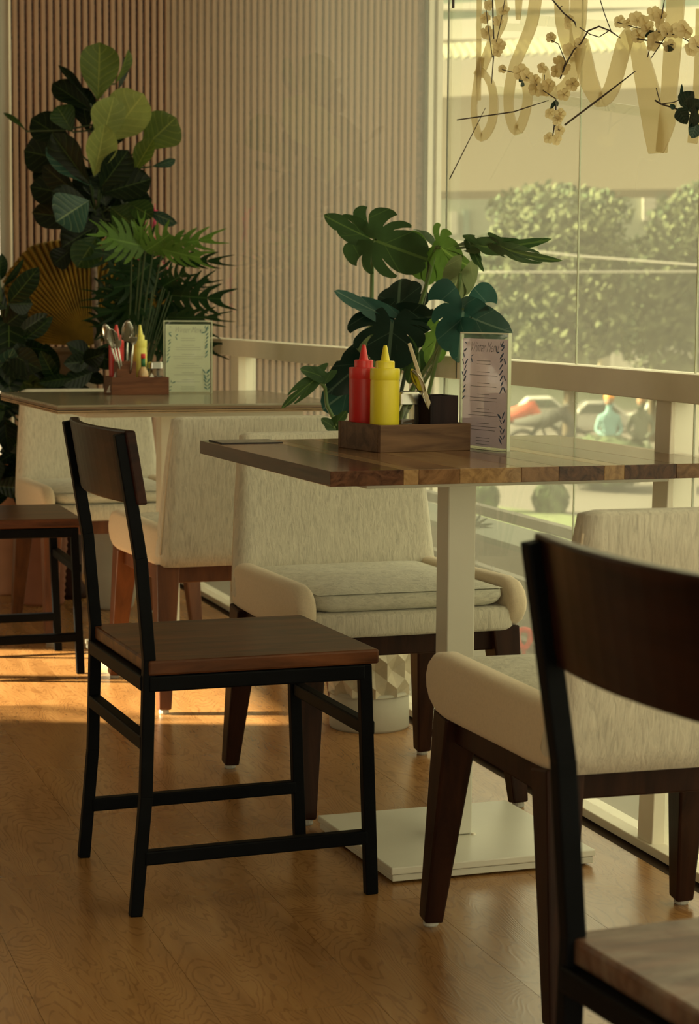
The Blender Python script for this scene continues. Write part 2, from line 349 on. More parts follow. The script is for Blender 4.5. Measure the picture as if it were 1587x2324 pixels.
        if org is not None and parent is None: o.location = o0
        if bevel:
            b = o.modifiers.new('bevel', 'BEVEL'); b.width = bevel; b.segments = seg; b.limit_method = 'ANGLE'; b.angle_limit = rad(35)
        if solid:
            so = o.modifiers.new('solid', 'SOLIDIFY'); so.thickness = solid; so.offset = 0
        if sub:
            sb = o.modifiers.new('sub', 'SUBSURF'); sb.levels = sub; sb.render_levels = sub
        return o
def tag(o, label=None, cat=None, group=None, kind=None):
    if label: o['label'] = label
    if cat: o['category'] = cat
    if group: o['group'] = group
    if kind: o['kind'] = kind
    return o
def thing(name, loc, label, cat, rz=0, group=None, wc=False):
    o = bpy.data.objects.new(name, None); COL.objects.link(o); o.location = loc; o.rotation_euler = (0, 0, rz); o.empty_display_size = .05
    if wc: o['wc'] = True                   # children are given in world coordinates
    return tag(o, label, cat, group)
def struct(name, loc=(0, 0, 0)):
    o = bpy.data.objects.new(name, None); COL.objects.link(o); o.location = loc; o['kind'] = 'structure'; return o
def dup(root, loc, rz, label, group=None):
    r = root.copy(); COL.objects.link(r); r.location = loc; r.rotation_euler = (0, 0, rz); r['label'] = label
    if group: r['group'] = group
    for ch in list(root.children):
        c = ch.copy(); COL.objects.link(c); c.parent = r
        for g in list(ch.children):
            d = g.copy(); COL.objects.link(d); d.parent = c
    return r
def share(o, name, loc, parent):
    c = bpy.data.objects.new(name, o.data); COL.objects.link(c); c.parent = parent; c.location = loc; return c

# ================================================================ THE ROOM
fl = struct('floor')
B().rbox(-2.0, FA+.02, -2.6, BW+.02, -.06, -.006).out('joint_bed', 'subfloor', fl)
PW, PL = .24, 1.22
first = None
k = 0; a = 1.66-PW*15.5
while a < 1.72:
    off = random.uniform(0, PL)
    bcur = -2.6 + off - PL
    while bcur < BW:
        b0, b1 = max(bcur, -2.6), min(bcur+PL, BW)
        w0, w1 = a-PW/2, min(a+PW/2, FA-.03)
        if b1-b0 > .02 and w1-w0 > .02:
            full = abs(b1-b0-PL) < 1e-6 and abs(w1-w0-PW) < 1e-6
            if full and first: share(first, 'plank', RM(a, (b0+b1)/2), fl).rotation_euler = (0, 0, TH)
            else:
                bb = B().box(-(w1-w0)/2+.0003, (w1-w0)/2-.0003, -(b1-b0)/2+.0003, (b1-b0)/2-.0003, -.006, 0)
                o = bb.out('plank', 'floor', fl); o.location = RM((w0+w1)/2, (b0+b1)/2); o.rotation_euler = (0, 0, TH)
                # plank grain runs along the plank
                if full: first = o
        bcur += PL
    a += PW
# walls behind and beside (mostly unseen) and ceiling
wl = struct('wall_left')
LB0, LB1, LZ0, LZ1 = 5.92, 7.05, .22, 1.72
B().rbox(-2.1, -2.0, -2.6, LB0, 0, 3).out('panel', 'wall', wl)
B().rbox(-2.1, -2.0, LB1, BW, 0, 3).out('panel', 'wall', wl)
B().rbox(-2.1, -2.0, LB0, LB1, LZ1, 3).out('panel', 'wall', wl)
B().rbox(-2.1, -2.0, LB0, LB1, 0, LZ0).out('panel', 'wall', wl)
B().rbox(-2.08, -2.03, LB0+.62, LB0+.67, LZ0, LZ1).out('mullion', 'frame', wl)
wr = struct('wall_rear')
for a0, a1, z0, z1 in ((-2.1, FA, 2.75, 3), (-2.1, FA, 0, .15), (-2.1, -1.9, .15, 2.75), (-.2, -.1, .15, 2.75)): B().rbox(a0, a1, -2.7, -2.6, z0, z1).out('panel', 'wall', wr)  # unseen rear wall, opened wide to add frontal fill light
B().rbox(-2.1, FA+.3, -2.7, BW+.1, 3.0, 3.1).out('ceiling', 'ceiling')['kind'] = 'structure'
B().rbox(FA+.3, FA+1.9, 5.9, BW+.1, 3.0, 3.1).out('shade_canopy', 'ceiling')['kind'] = 'structure'  # unseen canopy added outside to cut daylight on the slatted wall
pw = thing('window_palm', (-3.55, 5.25, 0), 'potted lobed palm standing outside the left opening, throwing leaf shadows on the floor', 'plant', wc=True)
B().lathe([(.12, 0), (.16, .02), (.18, .34), (.17, .34)], (-3.55, 5.25, 0), 20).out('pot', 'terracotta', pw, smooth=True)
for k in range(11):
    an = 2*PI*k/11; P = Vector((-3.55, 5.25, .55+.06*k)); Q = P + Vector((.12*math.cos(an), .34*math.sin(an)-.05, .20+.03*(k % 3))); b = B(); d = Q-P
    b.tube([Vector((-3.55, 5.25, .30)), P, Q], [.006, .005, .002], 5)
    for j in range(7):
        t_ = .25+.75*j/7; c = P.lerp(Q, t_)
        for sd in (-1, 1):
            e = c + Vector((.02*sd, .09*math.cos(an)*sd+.05*math.sin(an), .10*sd*(1-t_*.4)+.04)); u = (e-c).cross(Vector((1, 0, 0))).normalized()*.012; n0 = len(b.v); b.v += [c-u*.5, (c+e)/2-u, e, (c+e)/2+u, c+u*.5]; b._f((n0, n0+1, n0+2, n0+3, n0+4))
    b.out('leaf', 'phil_dark', pw)
# the striped back wall: single slats on a mottled backing
SA0, SA1 = 1.158, 2.74
wb = struct('wall_back')
B().rbox(-2.0, SA0-.075, BW, BW+.1, 0, 3).out('pale_panel', 'palewall', wb)
B().rbox(SA0-.060, SA0-.054, BW-.01, BW+.02, 0, 3).out('edge_strip', 'palewall', wb)
B().rbox(SA0-.052, SA0-.026, BW, BW+.02, 0, 3).out('bright_strip', 'far_white', wb)
B().rbox(SA0-.026, SA0-.018, BW-.02, BW+.02, 0, 3).out('edge_strip', 'frame', wb)
B().rbox(SA0-.02, SA1, BW+.012, BW+.06, -.5, 3.4).out('backing', 'gap', wb)
SP = .0257; ns = int((SA1-SA0)/SP)
prof = [(-.0078, .012), (-.0078, 0), (-.0050, -.0012), (-.0044, .0006), (-.0038, -.0012), (.0030, -.0012), (.0036, .0006), (.0042, -.0012), (.0078, 0), (.0078, .012)]
sb = B(); sb.poly([EX*x + EY*y + Vector((0, 0, -.5)) for x, y in prof], (0, 0, 3.9)); slat0 = sb.out('slat', 'slat', wb)
slat0.location = RM(SA0, BW)
for k in range(1, ns): share(slat0, 'slat', RM(SA0+SP*k, BW), wb)
# end trim of the striped wall, seen through the glass
for (a0, a1, mt, dy) in ((SA1, SA1+.008, 'framedark', -.01), (SA1+.010, SA1+.030, 'frame', -.02), (SA1+.030, SA1+.044, 'palewall', 0), (SA1+.046, SA1+.066, 'frame', -.02)):
    B().rbox(a0, a1, BW+dy, BW+.08, -.5, 3.4).out('end_trim', mt, wb)

# ---------------------------------------------------------------- glazed facade
fa = struct('window_1')
def bF(x, y): return FC(x, y).dot(EY)
joints = sorted([bF(1011, 600), bF(1311, 600), bF(1574, 1000), bF(1574, 1000)-.85, BW, -2.6, .2, 1.5])
for b0, b1 in zip(joints, joints[1:]):
    if b1-b0 < .05: continue
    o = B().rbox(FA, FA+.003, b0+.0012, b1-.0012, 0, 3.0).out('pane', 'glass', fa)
for b0 in joints[1:-1]:
    B().rbox(FA-.0002, FA+.0032, b0-.0012, b0+.0012, 0, 3.0).out('joint', 'framedark' if b0 > 4.3 and b0 < 5.2 else 'acredge', fa)
b1011 = bF(1011, 600)
B().rbox(FA-.004, FA+.02, b1011-.040, b1011-.012, 0, 3.0).out('clear_fin', MT['clear'], fa)
# rail and posts
B().rbox(FA-.035, FA+.03, -2.6, BW, .848, .9).out('rail', 'frame', fa, bevel=.002)
def post(b0, lean=0, wdt=.063):
    bb = B(); s0 = RM(FA+.005, b0, 0); bb.beam(s0 + Vector((0, 0, 0)), s0 + Vector((lean, 0, .848)), .06, wdt, EX)
    return bb.out('post', 'frame', fa, bevel=.002)
post(3.469, .018); post(2.2); post(.8); post(6.56, 0, .10); post(5.02, 0, .03)
B().rbox(FA-.032, FA+.03, -2.6, BW, 0, .018).out('track', 'frame', fa, bevel=.002)
for bq in (b1011+.02, b1011-.18):
    B().rbox(FA-.0362, FA-.0345, bq, bq+.004, .850, .899).out('rail_joint', 'framedark', fa)
for z in (.845, .55):   # small black screws on the near post
    q = W(1497, 890) ; 
for z in (.83, .735, .66):
    B().obox(RM(FA+.005, 3.469-.033, z)+Vector((.018*z/.85-.022, 0, 0)), EX*.0016, EY*.0012, (0, 0, .002)).out('screw', 'black', fa)

# ================================================================ CHAIRS
def metal_chair(loc, rz, label, name='metal_frame_chair'):
    t = thing(name, loc, label, 'chair', rz)
    hw = .195
    # origin: middle of the four feet; rear feet at x=0
    for sy in (-1, 1):
        y = sy*hw
        b = B(); w_ = .028; q = []
        pts = [(-.002, 0), (.016, .20), (.022, .43), (.008, .60), (-.026, .806)]
        for i in range(len(pts)-1): b.beam((pts[i][0], y, pts[i][1]), (pts[i+1][0], y, pts[i+1][1]+(.0 if i == len(pts)-2 else .002)), .018, .021)
        b.out('leg', 'black', t, bevel=.002)['label'] = 'black square-tube rear leg running up as the back post'
        B().beam((.418, y, 0), (.402, y, .405), .019, .022).out('leg', 'black', t, bevel=.002)
        B().beam((.02, y, .392), (.40, y, .392), .024, .026).out('seat_rail', 'black', t, bevel=.003)
        B().beam((.012, y, .098), (.408, y, .102), .022, .024).out('stretcher', 'black', t, bevel=.003)
    B().beam((.403, -hw, .392), (.403, hw, .392), .024, .026, (1, 0, 0)).out('seat_rail', 'black', t, bevel=.003)
    B().beam((.020, -hw, .392), (.020, hw, .392), .024, .026, (1, 0, 0)).out('seat_rail', 'black', t, bevel=.003)
    B().beam((.412, -hw, .292), (.412, hw, .292), .022, .024, (1, 0, 0)).out('stretcher', 'black', t, bevel=.003)
    B().beam((.018, -hw, .292), (.018, hw, .292), .022, .024, (1, 0, 0)).out('stretcher', 'black', t, bevel=.003)
    s = B(); s.obox((.222, 0, .4185), (.203, 0, 0), (0, .208, 0), (0, 0, .0125)); s.out('seat', 'seatwood', t, bevel=.004)
    bk = B(); n = 14; P = []
    for i in range(n+1):
        y = -.208 + .416*i/n; row = []
        cv = .028*(1-(y/.208)**2)
        for (dx, z) in ((0, .696), (0, .818), (.018, .818), (.018, .696), (0, .696)):
            lean = .006 - (z-.64)*.17
            row.append((.0040+lean-cv+dx, y, z-.006))
        P.append(row)
    bk.grid(P)
    for i in (0, n):
        bk._f([bk.v.index(bk.v[i*5+j]) if False else i*5+j for j in range(4)])
    bk.out('backrest', 'backwood', t, bevel=.003, smooth=False)
    return t
F20 = Vector((math.cos(rad(20)), math.sin(rad(20)), 0)); L20 = Vector((-F20.y, F20.x, 0))
c1p = (W(188, 1945) + W(315, 2078))/2
chair = metal_chair(c1p, rad(20), 'black metal chair with dark wood seat left of the near table, standing clear of others')
# foreground chair, lower right corner: seat's rear-left corner pinned to what the photo shows
cq = W(1325, 2122, .431); a2 = rad(21); f2 = Vector((math.cos(a2), math.sin(a2), 0)); l2 = Vector((-f2.y, f2.x, 0))
dup(chair, Vector((.267, 1.705, 0)), rad(22.5), 'black metal chair with curved dark wood back, nearest, cut off by the right edge')
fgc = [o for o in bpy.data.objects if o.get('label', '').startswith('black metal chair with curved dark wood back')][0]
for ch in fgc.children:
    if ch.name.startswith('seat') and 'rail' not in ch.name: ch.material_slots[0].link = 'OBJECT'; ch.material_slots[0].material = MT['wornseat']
a3 = rad(17); f3 = Vector((math.cos(a3), math.sin(a3), 0))
c3 = (W(180, 1530) + W(135, 1475))/2
dup(chair, c3 - f3*.418, a3, 'black metal chair with wooden seat at far left, only its front half in view')

def loft(rows, closed=True):
    b = B(); b.grid([r + [r[0]] for r in rows] if closed else rows)
    n = len(rows[0]) + (1 if closed else 0)
    b._f([j for j in range(n-1)]); b._f([(len(rows)-1)*n + j for j in range(n-1)])
    return b
def rrect(w, h, r, n=4):   # rounded rectangle outline
    out = []
    for (cx, cy, a0) in ((w-r, h-r, 0), (-w+r, h-r, 90), (-w+r, -h+r, 180), (w-r, -h+r, 270)):
        for k in range(n+1):
            t = rad(a0 + 90*k/n); out.append((cx+r*math.cos(t), cy+r*math.sin(t)))
    return out
def armchair(loc, rz, label, fabric_leg='legwood'):
    t = thing('upholstered_armchair', loc, label, 'armchair', rz)
    # x forward, y left; feet at x=+-.265, y=+-.23
    for sx in (-1, 1):
        for sy in (-1, 1):
            b = B()
            p0 = (sx*.262, sy*.228, .010); p1 = (sx*.205, sy*.208, .365)
            b.beam(p1, p0, .060, .062, (0, 1, 0), .032, .034)
            lg = b.out('leg', fabric_leg, t, bevel=.004)
            g = B().lathe([(.011, 0), (.013, .003), (.012, .012)], (sx*.262, sy*.228, 0), 14); g.out('glide', 'glide', lg, smooth=False)
    for sy in (-1, 1): B().beam((-.20, sy*.206, .343), (.205, sy*.206, .343), .026, .045, (0, 1, 0)).out('seat_rail', fabric_leg, t, bevel=.003)
    B().beam((.208, -.206, .343), (.208, .206, .343), .026, .045, (1, 0, 0)).out('seat_rail', fabric_leg, t, bevel=.003)
    B().beam((-.205, -.206, .343), (-.205, .206, .343), .026, .045, (1, 0, 0)).out('seat_rail', fabric_leg, t, bevel=.003)
    # upholstered base under the cushion
    rows = []
    for (z, g) in ((.363, -.006), (.370, 0), (.404, .002), (.411, -.004)):
        rows.append([(.012+x, y, z) for x, y in rrect(.236+g, .226+g, .03)])
    loft(rows).out('seat_base', 'cream', t, smooth=True)
    # loose cushion, crowned
    rows = []
    for (z, g) in ((.414, -.012), (.420, -.002), (.432, .004), (.446, .002), (.456, -.008)):
        rows.append([(.012+x + (.006 if x > 0 else 0), y, z) for x, y in rrect(.222+g, .200+g, .035, 5)])
    cu = loft(rows[:-1])
    # crowned top as a grid with fine creases
    P = []; n = 16
    for i in range(n+1):
        r_ = []
        for j in range(n+1):
            u = i/n*2-1; v = j/n*2-1
            x = .012 + u*.222 + (.004 if u > 0 else 0); y = v*.198
            e = max(abs(u), abs(v)); z = .449 + .016*(1-e**3.5) + .0028*math.sin(7*u+3*v*v)*(1-e**2)*(1 if u < .5 else .5)
            r_.append((x*(1 if e < .99 else .995), y, z))
        P.append(r_)
    cu.grid(P); cu.out('cushion', 'cushion', t, smooth=True, bevel=0)
    # side arms: rounded pads running from the back to the front, standing a little proud of the cushion
    for sy in (-1, 1):
        pr_ = [(-.245, .362), (-.245, .440), (-.215, .462), (.195, .468), (.228, .462), (.250, .446), (.260, .424), (.257, .400), (.242, .380), (.215, .366), (.180, .361)]
        b = B(); b.poly([(x, sy*(.190 + .030*(x+.25)), z) for x, z in pr_], (0, sy*.042, 0)); o = b.out('armrest', 'creamsmooth', t, smooth=True, bevel=.016, seg=4)
    # back shell: slightly raked, narrowing upwards, rounded edges
    rows = []; n = 12
    for i in range(n+1):
        s = i/n; z = .364 + .376*s
        cx = -.232 - .050*s; hw = .236 - .028*s**1.3; hd = .040 - .012*s
        if i == 0: hw -= .008; hd -= .008
        if i == n: hw -= .020; hd -= .014; z -= .001
        if i == n-1: z = .733; hw -= .005; hd -= .002
        rows.append([(cx + xx + .020*(yy/.23)**2, yy, z) for xx, yy in rrect(hd, hw, hd*.8, 4)])
    bk = loft(rows).out('backrest', 'cream', t, smooth=True)
    for sy in (-1, 1):   # piping seam down the rear edges
        pts = []
        for i in range(1, n):
            s = i/n; z = .364 + .376*s
            pts.append((-.232-.050*s-(.040-.012*s)*.62 + .020, sy*(.236-.028*s**1.3-.004), z))
        B().tube(pts, .0022, 6).out('piping', 'creamsmooth', bk, smooth=True)
    return t
arm1 = armchair((.045, 4.315, 0), rad(-70), 'cream upholstered armchair behind the near table, seat facing the viewer')
armR = dup(arm1, (.4355, 3.150, 0), rad(107.5), 'cream upholstered armchair seen from behind in front of the near table, at right')
arm2 = dup(arm1, (-.334, 5.405, 0), rad(110), 'cream armchair with its back to the viewer, pushed up to the far table')
arm3 = dup(arm1, (-.770, 6.455, 0), rad(-70), 'cream armchair facing the viewer on the plant side of the far table')
for r_ in (arm2, arm3):
    for ch in r_.children:
        if ch.name.startswith('leg') or ch.name.startswith('seat_rail'):
            ch.material_slots[0].link = 'OBJECT'; ch.material_slots[0].material = MT['legsunlit']

# ================================================================ TABLES
def table(loc, rz, size, label, kind):
    t = thing('pedestal_table', loc, label, 'table', rz)
    h = size/2
    if kind == 'stave':
        tp = B().obox((0, 0, .7365), (h-.002, 0, 0), (0, h-.002, 0), (0, 0, .0105)).out('tabletop', 'stavem', t)
        cuts = [0, .165, .20, .295, .44, .53, .64, .69, .82, 1.0]; mt = ['staved', 'stavel', 'stavem', 'stavel', 'stavem', 'staved', 'stavel', 'staved', 'stavem']
        for (u0, u1, mm) in zip(cuts, cuts[1:], mt):
            x0, x1 = -h + size*u0 + .0002, -h + size*u1 - .0002
            o = B().box(-(x1-x0)/2, (x1-x0)/2, -h, h, -.0126, .0125).out('stave', mm, tp, bevel=.0006, seg=1); o.location = ((x0+x1)/2, 0, .7375)
    else:
        tp = B().obox((0, 0, .747), (h, 0, 0), (0, h, 0), (0, 0, .003)).out('tabletop', 'greytop', t, bevel=.001)
        B().obox((0, 0, .741), (h-.001, 0, 0), (0, h-.001, 0), (0, 0, .0035)).out('ply_layer', 'plytop', tp)
        for z0, z1, mm, ins in ((.7350, .7375, 'plydark', .0035), (.7318, .7350, 'plylight', .001), (.7300, .7318, 'plydark', .003), (.7270, .7300, 'plylight', .0015)):
            B().box(-h+ins, h-ins, -h+ins, h-ins, z0, z1).out('ply_layer', mm, tp)
    B().obox((0, 0, .717), (h-.10, 0, 0), (0, h-.10, 0), (0, 0, .0065)).out('mounting_plate', 'white', t, bevel=.001)
    B().beam((0, 0, .712), (0, 0, .031), .056, .056, (0, 1, 0)).out('post', 'white', t, bevel=.003)
    pl = B().obox((0, 0, .0235), (.20, 0, 0), (0, .20, 0), (0, 0, .0065)).out('base_plate', 'white', t, bevel=.002)
    B().obox((0, 0, .010), (.197, 0, 0), (0, .197, 0), (0, 0, .006)).out('lower_plate', 'whitewood', pl, bevel=.002)
    B().obox((0, 0, .0165), (.195, 0, 0), (0, .195, 0), (0, 0, .001)).out('plate_seam', 'chip', pl)
    wd = B()
    for sx in (-1, 1):
        for sy in (-1, 1): wd.lathe([(.006, 0), (.004, .004)], (sx*.030, sy*.030, .029), 8)
    wd.out('weld', 'frame', pl)
    return t
A1 = W(750, 1070, .75)
t1c = A1 + L20*.385 + F20*.385; t1c.z = 0
table(t1c, rad(20), .77, 'near table with glossy mixed-tone wood staves on a white steel pedestal', 'stave')
A2 = W(130, 920, .75); t2c = A2 + L20*.405 + F20*.405; t2c.z = 0
table(t2c, rad(20), .81, 'far table with greyed top and cracked plywood edge on a white pedestal', 'ply')

# ================================================================ TABLE THINGS
TZ = .75
def tray(loc, rz, lx, ly, hz, mat, label):
    t = thing('condiment_tray', loc, label, 'tray', rz)
    th = .009
    for sy in (-1, 1): B().box(-lx/2, lx/2, sy*(ly/2)-(th if sy > 0 else 0), sy*(ly/2)+(th if sy < 0 else 0), 0, hz).out('side_panel', mat, t, bevel=.001)
    for sx in (-1, 1): B().box(sx*(lx/2)-(th if sx > 0 else 0), sx*(lx/2)+(th if sx < 0 else 0), -ly/2+th, ly/2-th, 0, hz).out('end_panel', mat, t, bevel=.001)
    B().box(-lx/2+th, lx/2-th, -ly/2+th, ly/2-th, .001, .007).out('bottom', mat, t)
    return t
R1 = rad(28); u1 = Vector((math.cos(R1), math.sin(R1), 0)); v1 = Vector((-u1.y, u1.x, 0))
T1 = W(864, 1028, .75) + u1*.095 + v1*.0825
tray(T1, R1, .192, .165, .050, 'trayw', 'brown wooden condiment tray on the near table')
def squeeze(loc, body, cap, label, rz=0, s=1.0, r=.0285):
    t = thing('squeeze_bottle', loc, label, 'sauce bottle', rz)
    b = B().lathe([(r*.93, 0), (r, .004), (r, .126), (r*.985, .128), (r*.985, .1295)], n=32); b.out('body', body, t, smooth=True).modifiers.new('es', 'EDGE_SPLIT').split_angle = rad(40)
    c = B().lathe([(r*1.0, .1295), (r*1.02, .1305), (r*1.02, .148), (r*.99, .151), (r*.66, .1515), (r*.65, .153), (r*.65, .164), (r*.60, .1655), (.0095, .166), (.0088, .168), (.0042, .192), (.0030, .1955)], n=32)
    c.out('nozzle_cap', cap, t, smooth=True).modifiers.new('es', 'EDGE_SPLIT').split_angle = rad(35)
    if s != 1: t.scale = (s, s, s)
    return t
def inT(u, v, z=.007): return T1 + u1*u + v1*v + Vector((0, 0, z))
squeeze(inT(-.062, .046), 'red', 'redcap', 'red squeeze bottle in the near table tray', s=.955)
squeeze(inT(-.056, -.026), 'yellow', 'yellowcap', 'yellow squeeze bottle in the near table tray, in front', s=.955)
def jar(loc, label, r=.021, h=.096, rz=0):
    t = thing('glass_jar', loc, label, 'jar', rz)
    rows = []
    for (z, g) in ((0, -.002), (.003, 0), (h*.72, 0), (h*.76, -.003)): rows.append([(x, y, z) for x, y in rrect(r+g, r+g, .007)])
    loft(rows).out('body', 'jarglass', t, smooth=True)
    loft([[(x, y, z) for x, y in rrect(r-.003, r-.003, .006)] for z in (.003, .022)]).out('contents', 'pepper', t)
    loft([[(x, y, z) for x, y in rrect(r+.001+g, r+.001+g, .007)] for z, g in ((h*.77, 0), (h*.97, 0), (h, -.002))]).out('lid', 'steel', t, bevel=.0005)
    return t
jar(inT(-.002, -.006), 'square glass jar with steel lid beside the yellow bottle on the near table', .0215, .1, R1)
def holder(loc, rz, w_, h_, mat, label):
    t = thing('cutlery_box', loc, label, 'cutlery box', rz); th = .005; w2 = w_/2
    for sy in (-1, 1): B().box(-w2, w2, sy*w2-(th if sy > 0 else 0), sy*w2+(th if sy < 0 else 0), 0, h_).out('side_panel', mat, t, bevel=.0008)
    for sx in (-1, 1): B().box(sx*w2-(th if sx > 0 else 0), sx*w2+(th if sx < 0 else 0), -w2+th, w2-th, 0, h_).out('end_panel', mat, t, bevel=.0008)
    B().box(-w2+th, w2-th, -w2+th, w2-th, 0, .004).out('bottom', mat, t)
    return t
hb = inT(.052, -.030); holder(hb, rad(28), .060, .094, 'boxw', 'dark wooden cutlery box in the near table tray')
def spoon(base, tip, label, face=(0, -1, 0), L=.19, bw=.021, mat='steel', kind='spoon'):
    base, tip = Vector(base), Vector(tip); d = (tip-base).normalized(); fn = Vector(face); fn = (fn - d*fn.dot(d)).normalized(); sd = d.cross(fn)
    t = thing(kind, base, label, kind, wc=True)
    hl = L*.66
    if kind == 'spoon':
        b = B(); P = []; nn = 10
        for i in range(nn+1):
            s = i/nn; wv = bw*math.sin(PI*min(1, max(.03, s*.94+.05)))**.55 * (1-.15*s); row = []
            for j in range(9):
                q = j/8*2-1; dep = -.007*(1-q*q)*math.sin(PI*s)
                row.append(base + d*(hl + (L-hl)*s) + sd*(q*wv) + fn*dep)
            P.append(row)
        b.grid(P); b.out('bowl', mat, t, smooth=True, solid=.0012)
    else:
        b = B(); P = []
        for i in range(7):
            s = i/6; wv = .003 + (.0115-.003)*min(1, s*1.8)**.8
            P.append([base + d*(hl + (L-hl)*.42*s) + sd*(q*wv) + fn*(-.004*math.sin(PI*s)) for q in (-1, -.33, .33, 1)])
        b.grid(P); b.out('head', mat, t, smooth=True, solid=.0016)
        for q in (-.0100, -.0034, .0034, .0100):
            B().beam(base + d*(hl+(L-hl)*.40) + sd*q, base + d*L + sd*q*1.05, .0030, .0015, sd, .0018, .001).out('tine', mat, t)
    B().tube([base, base+d*hl*.5, base+d*(hl+.003)], [.0045, .0032, .0028], 8, .5).out('handle', mat, t, smooth=True)
    return t
spoon(hb + Vector((.010, .0, .012)), D(927, 815, 3.80), 'steel spoon leaning out of the dark cutlery box on the near table', (-.75, -.65, .1), L=.158, bw=.017)
st = thing('wooden_stick', hb + Vector((.004, -.004, .01)), 'pale flat stick leaning left out of the dark cutlery box', 'stick', wc=True)
tipS = D(929, 779, 3.78); B().beam(hb + Vector((.008, -.006, .012)), tipS, .0085, .0035, (1, .1, 0), .0065, .003).out('shaft', 'straw', st, bevel=.001)

def text_mesh(txt, size, shear=.5, extrude=.0001, offset=0):
    cu = bpy.data.curves.new('txt', 'FONT'); cu.body = txt; cu.size = size; cu.shear = shear; cu.align_x = 'CENTER'; cu.extrude = extrude; cu.offset = offset; cu.resolution_u = 3
    o = bpy.data.objects.new('txt', cu); COL.objects.link(o); bpy.context.view_layer.update()
    me = bpy.data.meshes.new_from_object(o.evaluated_get(bpy.context.evaluated_depsgraph_get())); bpy.data.objects.remove(o); return me
def menu(loc, rz, wd, ht, label, paper, leafm, seed, txtmat):
    # local x across, y depth (front at -y), z up
    rnd = random.Random(seed)
    t = thing('menu_stand', loc, label, 'menu', rz)
    th = .0025
    for y in (-.0022, .0022): B().box(-wd/2, wd/2, y-.0011, y+.0011, .0015, ht).out('acrylic_sheet', 'clear', t)
    ed = B()
    ed.box(-wd/2-.0012, wd/2+.0012, -.0036, .0036, ht, ht+.0028); ed.box(-wd/2-.0022, -wd/2, -.0036, .0036, .0, ht+.0028); ed.box(wd/2, wd/2+.0022, -.0036, .0036, .0, ht+.0028); ed.box(-wd/2, wd/2, -.0036, .0036, 0, .0016)
    ed.out('acrylic_edge', 'acredge', t)
    B().box(-wd/2, wd/2, -.026, .026, 0, .0014).out('foot', 'clear', t)
    pg = B().box(-wd/2+.004, wd/2-.004, -.0008, .0008, .004, ht-.009).out('page', paper, t)
    me = text_mesh('Winter Menu', .0185*wd/.15, .55, .00005, -.0003); me.materials.append(MT[txtmat])
    o = bpy.data.objects.new('title_text', me); COL.objects.link(o); o.parent = t; o.rotation_euler = (PI/2, 0, 0); o.location = (0, -.0037, ht*.845); o.scale = (.88, 1.5, 1)
    tx = B(); z = ht*.765
    for para in range(7):
        for ln in range(rnd.choice((2, 3, 3)) if para else 2):
            hw = (.022 if para in (0, 6) else (.020 if ln == 0 else rnd.uniform(.036, .050)))*wd/.15
            tx.box(-hw, hw, -.0036, -.00355, z, z+.0009); z -= .0062
        z -= .0085
    tx.out('small_print', txtmat, t)
    lf = B()
    def sprig(x, z0, x1, z1, n, s):
        for k in range(n):
            q = k/max(1, n-1); cx = x+(x1-x)*q + rnd.uniform(-.002, .002); cz = z0+(z1-z0)*q
            for sd in (-1, 1):
                an = math.atan2(z1-z0, x1-x) + sd*rnd.uniform(.5, .9); l = s*rnd.uniform(.6, 1.1); w_ = l*rnd.uniform(.2, .32)
                c = Vector((cx+math.cos(an)*l*.6, -.0036, cz+math.sin(an)*l*.6)); dx = Vector((math.cos(an), 0, math.sin(an)))*l/2; dy = Vector((-math.sin(an), 0, math.cos(an)))*w_/2
                pts = [c+dx*math.cos(a)+dy*math.sin(a) for a in [2*PI*i/8 for i in range(8)]]
                if all(abs(p.x) < wd/2-.004 and .006 < p.z < ht-.010 for p in pts): lf.poly(pts, (0, .00004, 0))
    W_ = wd/2
    sprig(-W_+.012, ht*.93, -W_+.030, ht*.97, 2, .010); sprig(-W_+.010, ht*.84, -W_+.034, ht*.80, 2, .013); sprig(-W_+.006, ht*.42, -W_+.010, ht*.72, 7, .015)
    sprig(W_-.010, ht*.95, W_-.012, ht*.56, 9, .017); sprig(W_-.034, ht*.84, W_-.022, ht*.90, 2, .012); sprig(W_-.012, ht*.05, W_-.016, ht*.27, 6, .016); sprig(-W_+.008, ht*.03, -W_+.020, ht*.14, 3, .012)
    lf.out('leaf_print', leafm, t)
    return t
mp = W(1098, 1017, .75); md = W(1133, 1021, .75) - W(1064, 1015, .75)
menu(Vector((.252, 3.885, TZ)), rad(-58), .150, .215, 'narrow-looking acrylic menu stand turned edgeways on the near table', 'paper2', 'leafblue', 3, 'ink')
m2 = (W(372, 893, .75) + W(481, 892, .75))/2; m2.z = TZ
menu(m2, rad(14), .142, .213, 'pale acrylic menu stand facing the viewer on the far table', 'paper', 'leafteal', 5, 'inkpale')
ck = (W(505, 1000, .75) + W(625, 1003, .75))/2
t = thing('table_card', (ck.x-.005, ck.y-.02, TZ), 'thin dark-edged checked card lying at the left corner of the near table', 'card', rad(20))
B().box(-.062, .062, -.045, .045, 0, .0016).out('backing', 'cardedge', t); B().box(-.061, .061, -.044, .044, .0016, .0022).out('face', 'card', t)
